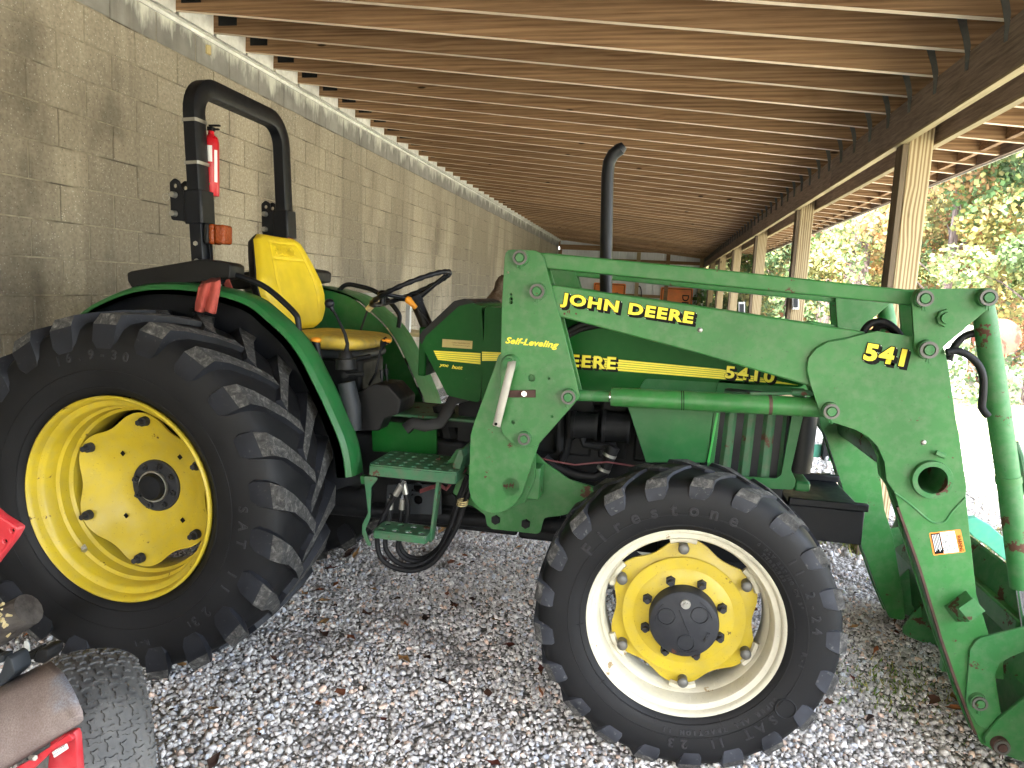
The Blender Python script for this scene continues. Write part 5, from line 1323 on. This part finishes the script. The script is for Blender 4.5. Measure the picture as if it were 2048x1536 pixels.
# weld seam lines where the knee overlaps the tube
g = G(); 
def bead(pix, y=Y1, r=.0035, mat='green_worn', name='weld_bead'):
    g = G(); g.tube([tuple(P(u, v, y=y)) for u, v in smooth(pix, 3)], r, 7); return g.ob(name, mat, T, 60)
bead([(1621, 772), (1614, 740), (1617, 716), (1632, 697), (1655, 684), (1690, 677), (1731, 667)], Y1+.013)
bead([(1789, 985), (1820, 1008), (1855, 1038), (1872, 1046), (1890, 1043), (1905, 1022), (1931, 995)], Y1-.0005)
pin(1845, 597, Y1-.03, .031); pin(1971, 595, Y1-.03, .031); pin(1853, 699, Y1-.03, .033); pin(1660, 821, Y1, .031)
# bellcrank plates
bc = [(1832, 578), (1975, 576), (1990, 589), (1986, 609), (1888, 693), (1872, 712), (1843, 716), (1830, 703), (1823, 595)]
pts = XZ(bc, Y1-.026)
for yy in (Y1-.026, Y1+.10, my(Y1-.026)-.014, my(Y1+.10)-.014): plate('bellcrank', pts, yy, .014, 'green', T, px=False, rad=.018)
g = G()
for yy, s in ((Y1-.026, -1), (my(Y1-.026), 1)):
    x, z = XZ([(1889, 636)], Y1-.026)[0]; g = G(); g.cyl((x, yy, z), (x, yy+s*.016, z), .030, .028, 8); g.cyl((x, yy+s*.016, z), (x, yy+s*.028, z), .019, .018, 12); g.ob('bellcrank_bolt', 'green', T)
# torque tube
x, z, r_ = kh
g = G().lathe([(.0475, 0), (.064, 0), (.066, .006), (.066, .12), (.066, 2*(YC-Y1)+.03), (.064, 2*(YC-Y1)+.036), (.0475, 2*(YC-Y1)+.036), (.0475, .12)], (x, Y1-.018, z), 'y', 44, close=True); g.ob('torque_tube', 'green_worn', T, 40)
g = G().lathe([(.047, .22), (.0, .22)], (x, Y1, z), 'y', 24); g.ob('tube_shade_cap', 'iron', T, 0)  # dark cap added to paint in the shade down the tube
g = G(); a = P(1880, 908, y=Y1-.015); g.cyl(tuple(a+np.array([-.014, 0, .004])), tuple(a+np.array([.016, 0, -.006])), .010, None, 6); g.ob('grease_fitting', 'green_worn', T)
for u, v in ((1847, 885), (1400, 660)):
    g = G(); g.ball(tuple(P(u, v, y=Y1+(.015 if u == 1400 else 0))), .0095, 12, (1, .6, 1)); g.ob('rivet', 'steel', T)
# --- lift cylinder
yc_ = Y1+.06
for s, f in ((1, lambda y: y), (-1, my)):
    def pt(u, v): p = P(u, v, y=yc_); return (p[0], f(p[1]), p[2])
    g = G(); g.tube([pt(1226, 794), pt(1640, 815)], .0355, 28); cy = g.ob('lift_cylinder', 'green', T)
    g = G(); g.tube([pt(1222, 793.5), pt(1232, 794)], .0345, 28); g.ob('cylinder_gland', 'green_worn', T)
    g = G(); g.tube([pt(1219, 793), pt(1226, 793.5)], .020, 24); g.ob('cylinder_rod', 'chrome', T)
    g = G(); g.tube([pt(1140, 790), pt(1219, 793)], .0215, 24); g.ob('rod_sleeve', 'green_worn', T)
    g = G(); g.tube([pt(1640, 815), pt(1665, 819)], [.034, .026], 20); g.ob('cylinder_eye', 'green_worn', T)
    for a in (1363, 1367): 
        g = G(); v = 794+21*(a-1226)/414; g.tube([pt(a-.8, v), pt(a+.8, v)], .0362, 28); g.ob('cylinder_band', 'decal_k', T)
    g = G(); v = 794+21*(1539-1226)/414; g.tube([pt(1536, v), pt(1543, v)], .0359, 28); g.ob('cylinder_band', 'rust', T)
    g = G(); v = 794+21*(1601-1226)/414; g.tube([pt(1599, v), pt(1604, v)], .0366, 28); g.ob('cylinder_band', 'green', T)
    g = G(); g.tube([pt(1500, 787), pt(1560, 787), (pt(1595, 786))], .006, 8); g.tube([pt(1583, 785), pt(1608, 784.5)], [.011, .014], 12); g.tube([pt(1608, 784.5), pt(1626, 787)], .010, 8); g.ob('port_line', 'step', T)
# hoses round the knee
for pix, y in (([(1725, 666), (1737, 650), (1755, 643), (1775, 647), (1792, 660), (1800, 672)], Y1+.06), ([(1748, 664), (1757, 653), (1770, 652), (1785, 660), (1790, 672)], Y1+.09),
               ([(1893, 704), (1915, 702), (1937, 711), (1957, 730), (1966, 755), (1966, 790), (1964, 815), (1976, 832)], Y1-.01), ([(1896, 720), (1905, 700), (1918, 682), (1935, 670), (1958, 666)], Y1+.05)):
    g = G(); g.tube([tuple(P(u, v, y=y)) for u, v in smooth(pix)], .0125, 12); g.ob('hydraulic_hose', 'hose', T, 60)
# --- bucket cylinder
yk = Y1+.035
for s, f in ((1, lambda y: y), (-1, my)):
    def pt(u, v): p = P(u, v, y=yk); return (p[0], f(p[1]), p[2])
    g = G(); g.tube([pt(1968, 608), pt(1972, 650), pt(2017, 958), pt(2044, 1174)], [.030, .037, .037, .037], 28); g.ob('tilt_cylinder', 'green_worn', T)
    g = G(); g.tube([pt(2016, 953), pt(2018, 966)], .040, 28); g.ob('cylinder_band', 'green', T)
    g = G(); g.tube([pt(2044, 1174), pt(2062, 1300)], .020, 20); g.ob('cylinder_rod', 'chrome', T)
    g = G(); g.tube([pt(2030, 885), pt(2040, 910), pt(2050, 960), pt(2058, 1000)], .012, 10); g.ob('port_line', 'step', T)
# --- bucket carrier
ybk = Y1-.014
link = [(1940, 1300), (1952, 1282), (1962, 1276), (2048, 1255), (2110, 1235), (2110, 1290), (2048, 1303), (2020, 1315), (1999, 1328), (1992, 1345), (1988, 1360), (1990, 1385), (2004, 1434), (1975, 1460), (1955, 1450), (1936, 1420), (1932, 1400)]
carr = [(1970, 1475), (1997, 1440), (2048, 1397), (2130, 1330), (2160, 1500), (2120, 1560), (2060, 1530), (1985, 1500), (1970, 1490)]
lplate('coupler_link', link, ybk, .012, 'green_worn', rad=.012)
lplate('bucket_ear', carr, ybk-.018, .014, 'green_worn', rad=.012)
lplate('bucket_ear', carr, Y1+.11, .014, 'green_worn', rad=.012)
pin(1954, 1400, ybk, .029, mat='green_worn'); pin(1998, 1487, ybk-.018, .029, mat='rust')
cx = XZ([(2085, 1290)], Y1)[0]
g = G(); g.box(cx[0]-.03, cx[0]+.05, Y1+.12, my(Y1)-.12, cx[1]-.05, cx[1]+.03); g.ob('carrier_bar', 'green', T, 30, bevel=.006)
g = G(); a = P(2020, 1260, y=-.9); g.box(4.42, 4.95, -.93, -.90, .27, .34); g.ob('carrier_rail', 'green', T, 30, bevel=.004)
# bucket seen past the arms: back sheet, floor, cutting edge
bx0 = XZ([(2075, 1420)], Y1)[0][0]
g = G(); pr = [(bx0+.02, .62), (bx0-.06, .33), (bx0-.02, .12), (bx0+.10, .055), (bx0+.75, .05)]
for (xa, za), (xb, zb_2) in zip(pr, pr[1:]):
    g.hexa([(xa, -1.45, za), (xb, -1.45, zb_2), (xb, .45, zb_2), (xa, .45, za)], [(xa+.008, -1.45, za+.008), (xb+.008, -1.45, zb_2+.008), (xb+.008, .45, zb_2+.008), (xa+.008, .45, za+.008)])
g.ob('bucket_shell', 'green_worn', T, 0)
for yy in (-1.455, .445): plate('bucket_side', pr+[(bx0+.55, .25)], yy, .01, 'green_worn', T, px=False, rad=.01)
# far-side tilt links seen between the arms
yq = my(Y1)-.06
lk = [(1935, 1037), (1955, 1036), (1980, 1050), (2048, 1112), (2048, 1150), (1975, 1092), (1948, 1075), (1936, 1062)]
plate('tilt_link', lk, yq-.20, .05, 'turq', T, rad=.004, bevel=.004)
plate('tilt_link', [(1962, 1098), (1978, 1108), (1958, 1240), (1940, 1240)], yq-.1, .04, 'iron', T, rad=.004)
plate('tilt_link', [(1985, 1115), (1982, 1236), (1975, 1260), (1955, 1245)], yq, .012, 'brightgreen', T, rad=.004)
# small welded box bracket on the near arm
def bq(pix, ys, nm='bracket_side'):
    g = G(); v = [tuple(P(u, v_, y=y)) for (u, v_), y in zip(pix, ys)]
    n = Vector(v[1])-Vector(v[0]); m_ = Vector(v[-1])-Vector(v[0]); nn = n.cross(m_).normalized()*.005
    g.hexa(v, [tuple(Vector(p)+nn) for p in v]); return g.ob(nm, 'green_worn', T, 0, bevel=.001)
ya, yo = Y1, Y1-.075
bq([(1888, 1212), (1932, 1181), (1947, 1199), (1917, 1217)], [ya, ya, yo, yo])
bq([(1917, 1217), (1947, 1196), (1971, 1222), (1940, 1244)], [yo]*4)
bq([(1888, 1214), (1917, 1217), (1940, 1244), (1912, 1244)], [ya, yo, yo, ya])
bq([(1912, 1243), (1940, 1244), (1971, 1222), (1960, 1215)], [ya, yo, yo, ya])
# --- lettering
john('JOHN DEERE', (1122, 613), (1382, 653), .050, Y1+.015, T, sh=.009, off=.045, space=1.16)
john('541', (1728, 718), (1804, 731), .053, Y1, T, sh=.0095, off=.05, space=1.16)
decal_text('lettering', 'Self-Leveling', (1011, 690), (1116, 700), .030, Y1, 'decal_y', T, .03, .30, space=1.02)
# --- warning label on the arm
wl = [(1858, 1066), (1921, 1058.5), (1931, 1104), (1867, 1111)]
plate('warning_label', wl, Y1-.0012, .0012, 'orange', T, rad=.004, bevel=0)
def sub(q, a0, a1, b0, b1):
    tl, tr, br, bl = (np.array(p) for p in q); f = lambda s, t: tuple((tl*(1-s)+tr*s)*(1-t)+(bl*(1-s)+br*s)*t)
    return [f(a0, b0), f(a1, b0), f(a1, b1), f(a0, b1)]
plate('label_picture', sub(wl, .34, .80, .04, .96), Y1-.0020, .0008, 'decal_w', T, rad=0, bevel=0)
plate('label_text_block', sub(wl, .05, .33, .05, .95), Y1-.0020, .0008, 'decal_k', T, rad=0, bevel=0)
for i in range(5): plate('label_text_line', sub(wl, .08+.048*i, .10+.048*i, .10, .85-.05*(i % 3)), Y1-.0026, .0006, 'decal_w', T, rad=0, bevel=0)
q0, q1 = sub(wl, .84, .84, .25, .95)[0], sub(wl, .84, .84, .25, .95)[2]
decal_text('label_word', 'WARNING', q0, q1, .012, Y1-.0022, 'decal_k', T, .02)
g = G()
def dl(pp, w=.0011):
    g.tube([tuple(P(*sub(wl, a, a, b, b)[0], y=Y1-.0022)) for a, b in pp], w, 4)
dl([(.40+.065*math.cos(t), .80+.10*math.sin(t)) for t in np.linspace(0, 6.28, 14)]); dl([(.42+.04*math.cos(t), .45+.06*math.sin(t)) for t in np.linspace(0, 6.28, 12)])
dl([(.50, .88), (.56, .60), (.62, .58), (.62, .40), (.50, .40), (.46, .55)]); dl([(.62, .60), (.70, .84), (.76, .84)]); dl([(.40, .25), (.52, .30), (.44, .38)]); dl([(.54+.035*math.cos(t), .16+.05*math.sin(t)) for t in np.linspace(0, 6.28, 10)])
g.ob('label_drawing', 'decal_k', T, 0)

# ================================================================ OTHER THINGS
# shop rag over the hand rail
rg = empty('shop_rag', tuple(P(415, 600, y=-1.06)), 'dirty red shop rag hanging over the fender hand rail', 'rag')
q = [((441, 556), (396, 573)), ((440, 575), (394, 590)), ((437, 600), (392, 606)), ((432, 627), (391, 622))]
g = G(); V = []; NX = 16
rows_ = 14
for j in range(rows_+1):
    t = j/rows_*(len(q)-1); i = min(int(t), len(q)-2); f = t-i
    r0 = np.array(q[i][0])*(1-f)+np.array(q[i+1][0])*f; l0 = np.array(q[i][1])*(1-f)+np.array(q[i+1][1])*f
    if j == 0: r0 = np.array([441, 554]); l0 = np.array([405, 562])
    for k in range(NX+1):
        s = k/NX; p = l0*(1-s)+r0*s; yy = -1.062+.010*math.sin(s*13+j*.15)*(.5+j/rows_)
        if j == 0: yy = -.97
        V.append(tuple(P(p[0], p[1]+1.5*math.sin(s*9), y=yy)))
n_ = NX+1; F = [(j*n_+k, j*n_+k+1, (j+1)*n_+k+1, (j+1)*n_+k) for j in range(rows_) for k in range(NX)]
g.add(V, F); o = g.ob('cloth', 'cloth', rg, 60); sm = o.modifiers.new('solid', 'SOLIDIFY'); sm.thickness = .004
g = G(); g.add([tuple(P(u, v, y=y)) for u, v, y in ((447, 562, -.92), (458, 556, -.94), (466, 577, -.90), (452, 574, -.9))], [(0, 1, 2, 3)]); o = g.ob('cloth_tail', 'cloth', rg, 0); sm = o.modifiers.new('solid', 'SOLIDIFY'); sm.thickness = .004
g = G(); g.tube([tuple(P(u, v, y=-1.03)) for u, v in ((405, 626), (404, 636), (402, 648))], .0015, 5); g.ob('thread', 'iron', rg)

# --- riding mower corner, bottom left
mo = empty('riding_mower', (1.55, -2.3, 0), 'red riding mower with dusty fender and turf tyre at the bottom left', 'mower')
C_ = Vector((1.80, -2.12, .262)); axv = Vector((.66, .75, 0)).normalized()
fw = Vector((axv.y, -axv.x, 0)); mm = Matrix((( fw.x, axv.x, 0, C_.x), (fw.y, axv.y, 0, C_.y), (0, 0, 1, C_.z), (0, 0, 0, 1)))
tp = [(.115, -.115), (.130, -.135), (.165, -.148), (.195, -.148), (.222, -.138), (.242, -.115), (.256, -.080), (.264, -.040), (.267, 0)]; tp = tp+[(r, -y) for r, y in tp[-2::-1]]
g = G().lathe(tp, (0, 0, 0), 'y', 80); me = g.mesh('turf_tyre'); o = finish(me, 'turf_tyre', 'rubber_turf', None, 50); o.parent = mo; o.matrix_parent_inverse = Matrix.Translation(-Vector(mo.location)); o.matrix_basis = mm
def bone(name):
    """bone-shaped turf tread block lying on the tyre crown, flat in its own xy plane"""
    o_ = [(-.016, -.005), (-.021, -.0095), (-.013, -.011), (-.006, -.006), (.006, -.006), (.013, -.011), (.021, -.0095), (.016, 0), (.021, .0095), (.013, .011), (.006, .006), (-.006, .006), (-.013, .011), (-.021, .0095)]
    n = len(o_); g = G(); o_ = [(x*.82, y*.9) for x, y in o_]; g.add([(x, y, 0) for x, y in o_]+[(x*.88, y*.82, .006) for x, y in o_], [tuple(range(n, 2*n))]+[(i, (i+1) % n, n+(i+1) % n, n+i) for i in range(n)])
    m = g.mesh(name); m.materials.append(MT['rubber_turf']); return m
bo = bone('tread_block'); cnt = 0
ysec = [(y, r) for r, y in tp[2:-2]]
def surf(s): # arc position across the crown -> (y, r, tilt)
    ys_ = [p[0] for p in ysec]; rs_ = [p[1] for p in ysec]; y = s; r = np.interp(y, ys_, rs_); d = (np.interp(y+.004, ys_, rs_)-np.interp(y-.004, ys_, rs_))/.008
    return y, r, math.atan(d)
NB = 46; rest = G()
for j in range(NB):
    a = 2*math.pi*j/NB
    for i, s in enumerate(np.linspace(-.132, .132, 9)):
        y, r, tl = surf(float(s)); aa = a+(math.pi/NB if i % 2 else 0)
        b = Matrix.Rotation(aa, 4, 'Y') @ Matrix.Translation((0, y, r-.001)) @ Matrix.Rotation(tl, 4, 'X') @ Matrix.Rotation(R(90 if (i+j) % 2 else 8), 4, 'Z')
        w = mm @ b; p = w.translation; dvec = Vector(CAM)-p; nrm_ = (w.to_3x3() @ Vector((0, 0, 1)))
        if nrm_.dot(dvec) > 0 and cnt < 280:
            q_ = bpy.data.objects.new('tread_block', bo); COL.objects.link(q_); q_.parent = o; q_.matrix_basis = b; cnt += 1
        else: rest.add([tuple(b @ v.co) for v in bo.vertices], [tuple(f.vertices) for f in bo.polygons])
r_o = finish(rest.mesh('tread_blocks'), 'tread_blocks', 'rubber_turf', None, 30); r_o.parent = o; r_o['kind'] = 'stuff'
g = G().lathe([(.0, -.09), (.08, -.09), (.11, -.12), (.118, -.13), (.12, -.12), (.12, .12), (.11, .125), (.08, .09), (0, .09)], (0, 0, 0), 'y', 40); me = g.mesh('turf_rim'); w_ = finish(me, 'wheel_rim', 'white', None, 40); w_.parent = o
def mp(name, pix, y, th, mat, bevel=.004, rad=.008, **k): return plate(name, pix, y, th, mat, mo, rad=rad, bevel=bevel, **k)
# dusty fender: bent sheet with a rolled edge
prof = [((-60, 1395), (102, 1322), -2.32), ((-60, 1420), (127, 1345), -2.38), ((-60, 1470), (150, 1385), -2.44), ((-60, 1540), (166, 1425), -2.47), ((-60, 1570), (167, 1440), -2.46), ((-60, 1585), (160, 1448), -2.44)]
g = G(); V = []; NX = 12
for l, r__, y in prof:
    for k in range(NX+1):
        s = k/NX; V.append(tuple(P(l[0]*(1-s)+r__[0]*s, l[1]*(1-s)+r__[1]*s, y=y+.012*(s > .97))))
n_ = NX+1; g.add(V, [(j*n_+k, j*n_+k+1, (j+1)*n_+k+1, (j+1)*n_+k) for j in range(len(prof)-1) for k in range(NX)]); o2 = g.ob('fender', 'brown_dusty', mo, 60); sm = o2.modifiers.new('solid', 'SOLIDIFY'); sm.thickness = .004; sm.offset = 1
mp('chassis_plate', [(92, 1560), (100, 1478), (147, 1462), (152, 1475), (158, 1560)], -2.40, .02, 'red')
mp('chassis_plate', [(-40, 1575), (60, 1520), (138, 1468), (148, 1480), (110, 1497), (60, 1545), (40, 1575)], -2.46, .01, 'red', bevel=.002)
mp('part_label', [(104, 1504), (133, 1487), (137, 1497), (108, 1516)], -2.464, .001, 'decal_w', bevel=0, rad=.002)
for i in range(2): decal_text('label_line', 'M127840' if i == 0 else 'MADE IN USA', (108, 1506+i*5.5), (132, 1491+i*5.5), .0035, -2.4645, 'decal_k', mo, 0)
g = G(); a = P(62, 1515, y=-2.47); g.cyl(tuple(a), (a[0]+.015, a[1]-.004, a[2]+.004), .006, None, 6); g.ob('fender_bolt', 'steel', mo)
mp('side_panel', [(-40, 1000), (0, 1033), (38, 1057), (25, 1080), (0, 1113), (-40, 1165)], -2.55, .02, 'red', holes=[(24, 1061, .0035), (10, 1083, .0035)])
g = G()
for u, v in ((24, 1061), (10, 1083)): a = P(u, v, y=-2.546); g.cyl(tuple(a), (a[0], a[1]+.002, a[2]), .0042, None, 14)
g.ob('panel_holes', 'decal_k', mo)
for k_, (pix, y, th, mt) in enumerate([([(64, 1325), (72, 1302), (85, 1298), (97, 1300), (95, 1316), (86, 1328)], -2.30, .05, 'plastic'), ([(-20, 1370), (0, 1345), (12, 1312), (22, 1318), (30, 1345), (26, 1352), (0, 1375)], -2.36, .05, 'greyplastic'), ([(-10, 1312), (8, 1310), (6, 1325), (-10, 1330)], -2.3, .03, 'greyplastic')]):
    mp('linkage_block', pix, y, th, mt)
g = G(); g.tube([tuple(P(u, v, y=-2.26)) for u, v in ((-20, 1300), (15, 1312), (38, 1318), (66, 1312), (78, 1306))], .009, 10); g.tube([tuple(P(u, v, y=-2.24)) for u, v in ((40, 1322), (60, 1306), (90, 1292))], .006, 8); g.ob('linkage_rod', 'iron', mo)
g = G(); g.tube([tuple(P(u, v, y=-2.24)) for u, v in ((35, 1284), (38, 1298), (44, 1306), (52, 1308))], .0018, 6); g.ball(tuple(P(34, 1284, y=-2.24)), .006); g.ob('hitch_pin', 'steel', mo)
mp('shackle', [(47, 1284), (53, 1281), (58, 1290), (60, 1302), (53, 1305), (49, 1298)], -2.25, .004, 'white', bevel=.001, rad=.002)
# weathered log and straw behind the mower
lg = empty('weathered_log', tuple(P(20, 1250, y=-1.75)), 'short weathered grey log lying between mower and big rear tyre', 'log')
g = G(); a, b = P(-60, 1290, y=-1.72), P(58, 1218, y=-1.68); g.tube([tuple(a), tuple((a+b)/2), tuple(b)], [.060, .062, .058], 14); g.ob('wood', 'log', lg, 50)
g = G()
for i in range(14): p = P(6+RNG.normal(0, 5), 1240+RNG.normal(0, 16), y=-1.79); g.tube([tuple(p), tuple(p+np.array([.0, 0, .0])+RNG.normal(0, .01, 3))], [.006, .003], 4)
tag(g.ob('splinters', 'ivory', lg, 0), kind='stuff')

# --- things along the far wall
yS = YE-.13
def sign(u0, v0, u1, v1, label):
    a, b = P(u0, v0, y=yS), P(u1, v1, y=yS); x0, x1 = a[0], b[0]; z1, z0 = a[2], b[2]
    s_ = empty('road_sign', ((x0+x1)/2, yS, z0), label, 'road sign'); 
    plate('sign_panel', [(x0, z0), (x1, z0), (x1, z1), (x0, z1)], yS, .004, 'sign', s_, px=False, rad=.05, bevel=0)
    o1 = rounded([(x0+.03, z0+.03), (x1-.03, z0+.03), (x1-.03, z1-.03), (x0+.03, z1-.03)], .05); i1 = rounded([(x0+.05, z0+.05), (x1-.05, z0+.05), (x1-.05, z1-.05), (x0+.05, z1-.05)], .04)
    me = curve_mesh([o1, i1], .001, 0); me.transform(Matrix(((1, 0, 0, 0), (0, 0, -1, yS-.002), (0, 1, 0, 0), (0, 0, 0, 1)))); finish(me, 'sign_border', 'decal_k', s_, 0)
    return s_, x0, x1, z0, z1
s1, x0, x1, z0, z1 = sign(1188, 565, 1248, 625, 'orange square road sign on the end wall behind the exhaust stack')
plate('sign_symbol', [(x1-.42, z1-.42), (x1-.36, z1-.30), (x1-.24, z1-.28), (x1-.2, z1-.36), (x1-.2, z1-.55), (x1-.4, z1-.55)], yS-.003, .001, 'wire', s1, px=False, rad=.02, bevel=0)
s2, x0, x1, z0, z1 = sign(1322, 574, 1380, 660, 'orange road sign turned sideways with letters DE on the end wall')
me = text_mesh('DE', .30, .0005, .004); m = Matrix(((0, 1, 0, x1-.32), (0, 0, -1, yS-.003), (-1, 0, 0, z1-.20), (0, 0, 0, 1))); me.transform(m); finish(me, 'sign_letters', 'decal_k', s2, 0)
hx = empty('hanging_hose', tuple(P(1275, 585, y=YE-.12)), 'black hose loop hung on the end wall between the two orange signs', 'hose')
g = G(); c = P(1277, 590, y=YE-.12); g.tube([(c[0]+.09*math.cos(t), c[1], c[2]+.28*math.sin(t)) for t in np.linspace(0, 2*math.pi, 30)[:-1]], .018, 8, closed=True); g.ob('hose_loop', 'hose', hx, 60)
# burlap-coloured sack figure behind the cowl
bs = empty('burlap_sack', tuple(P(1000, 620, y=4.)), 'dark brown burlap bundle standing behind the hood and mast', 'sack')
c = P(1003, 600, y=4.); g = G().lathe([(.0, -.9), (.30, -.9), (.32, -.45), (.26, -.1), (.14, .05), (.07, .13), (.075, .20), (.04, .25), (0, .26)], (c[0], c[1], c[2]), 'z', 16)
g.v = [(p[0]+random.uniform(-.02, .02), p[1], p[2]+random.uniform(-.015, .015)) for p in g.v]; g.ob('bundle', 'carve', bs, 50)
# white tube frame table by the wall
wf = empty('white_frame_table', tuple(P(805, 690, y=2.2)), 'white tube frame table seen between steering wheel and far fender', 'table')
a = P(818, 598, y=2.2); b = P(765, 594, y=2.2); g = G(); g.box(a[0]-.02, a[0]+.02, 2.18, 2.22, 0, a[2]); g.ob('leg', 'white', wf, 30, bevel=.004)
g = G(); g.box(a[0]-.95, a[0]-.91, 2.18, 2.22, 0, a[2]); g.ob('leg', 'white', wf, 30, bevel=.004)
g = G(); g.box(a[0]-.95, a[0]+.02, 2.18, 2.22, a[2], a[2]+.035); g.ob('top_rail', 'white', wf, 30, bevel=.004)
g = G(); c = P(828, 665, y=2.2); g.box(c[0]-.9, c[0]+.12, 2.1, 2.6, c[2]-.03, c[2]); g.ob('shelf', 'ivory', wf, 30, bevel=.004)

# --- green spreader behind the loader
yp = 4.2
sp = empty('seed_spreader', tuple(P(1665, 960, y=yp)), 'bright green spreader with white cross bar and warning decals behind the bumper', 'spreader')
def spl(name, pix, y, th, mat, **k): return plate(name, pix, y, th, mat, sp, **k)
spl('frame_post', [(1651, 860), (1664, 860), (1655, 945), (1643, 945)], yp, .10, 'iron', rad=.005)
spl('hopper_panel', [(1622, 890), (1650, 890), (1648, 950), (1620, 950)], yp+.1, .06, 'turq', rad=.005)
spl('frame_post', [(1656, 820), (1668, 820), (1664, 945), (1652, 945)], yp+.12, .06, 'brightgreen', rad=.005)
spl('side_panel', [(1662, 870), (1690, 870), (1694, 960), (1656, 975)], yp-.02, .04, 'brightgreen', rad=.01)
spl('cross_bar', [(1620, 858), (1668, 858), (1672, 877), (1620, 876)], yp-.06, .05, 'white', rad=.005)
for v in (896, 920, 940): spl('warning_decal', [(1668, v), (1684, v+1), (1685, v+15), (1666, v+14)], yp-.023, .002, 'decal_y', rad=0, bevel=0); spl('decal_text_block', [(1670, v+5), (1683, v+6), (1683, v+12), (1670, v+11)], yp-.025, .001, 'greyplastic', rad=0, bevel=0)
spl('side_panel', [(1655, 950), (1692, 945), (1690, 1000), (1650, 1000)], yp+.05, .04, 'brightgreen', rad=.01)

# --- red tank far out in the yard
dd = (P(2001, 700, z=.0)); yy = 9.5; c = P(2003, 676, y=yy); r = np.linalg.norm(P(2046, 676, y=yy)-c)
tk = empty('old_tank', (c[0], c[1], 0), 'rusty red round tank end lying at the edge of the yard', 'tank')
g = G().lathe([(0, -.02), (r*.8, -.01), (r, .03), (r, .34), (r*.9, .40), (0, .40)], tuple(c), 'y', 32); g.ob('shell', 'red_far', tk, 40)
g = G(); g.tube([tuple(P(1990, 690, y=yy-.2)), tuple(P(2008, 645, y=yy-.2))], .02, 6); g.tube([tuple(P(1988, 642, y=yy-.2)), tuple(P(2020, 665, y=yy-.2))], .02, 6); g.ob('leaning_pole', 'silverframe', tk)
bw_ = empty('pale_shed', (P(1925, 700, y=11.)[0], 11., 0), 'pale blue low shed far behind the loader hoses', 'shed'); a, b = P(1893, 655, y=11.), P(1938, 700, y=11.)
g = G(); g.box(a[0]-.3, b[0], 11, 12.2, 0, a[2]); g.ob('wall', 'white', bw_, 0); g = G(); g.box(a[0]-.4, b[0]+.1, 10.9, 12.3, a[2], a[2]+.06); g.ob('roof', 'corr', bw_, 0)
# small post boxes
for (u, v, yy, lb, nm) in ((1591, 603, 4.60, 'small grey outlet box on the second post from the camera', 'outlet_box'), (1483, 618, 7.92, 'small blue-grey switch box beyond the third post', 'switch_box')):
    bx_ = empty(nm, tuple(P(u, v, y=yy)), lb, 'outlet box'); plate('box', [(u-6, v-14), (u+7, v-14), (u+7, v+16), (u-6, v+16)], yy-.05, .05, 'silverframe', bx_, rad=.004, bevel=.003)
    plate('cover', [(u-4, v-10), (u+5, v-10), (u+5, v+12), (u-4, v+12)], yy-.056, .005, 'greyplastic', bx_, rad=.002, bevel=.001)
bpy.context.view_layer.update()
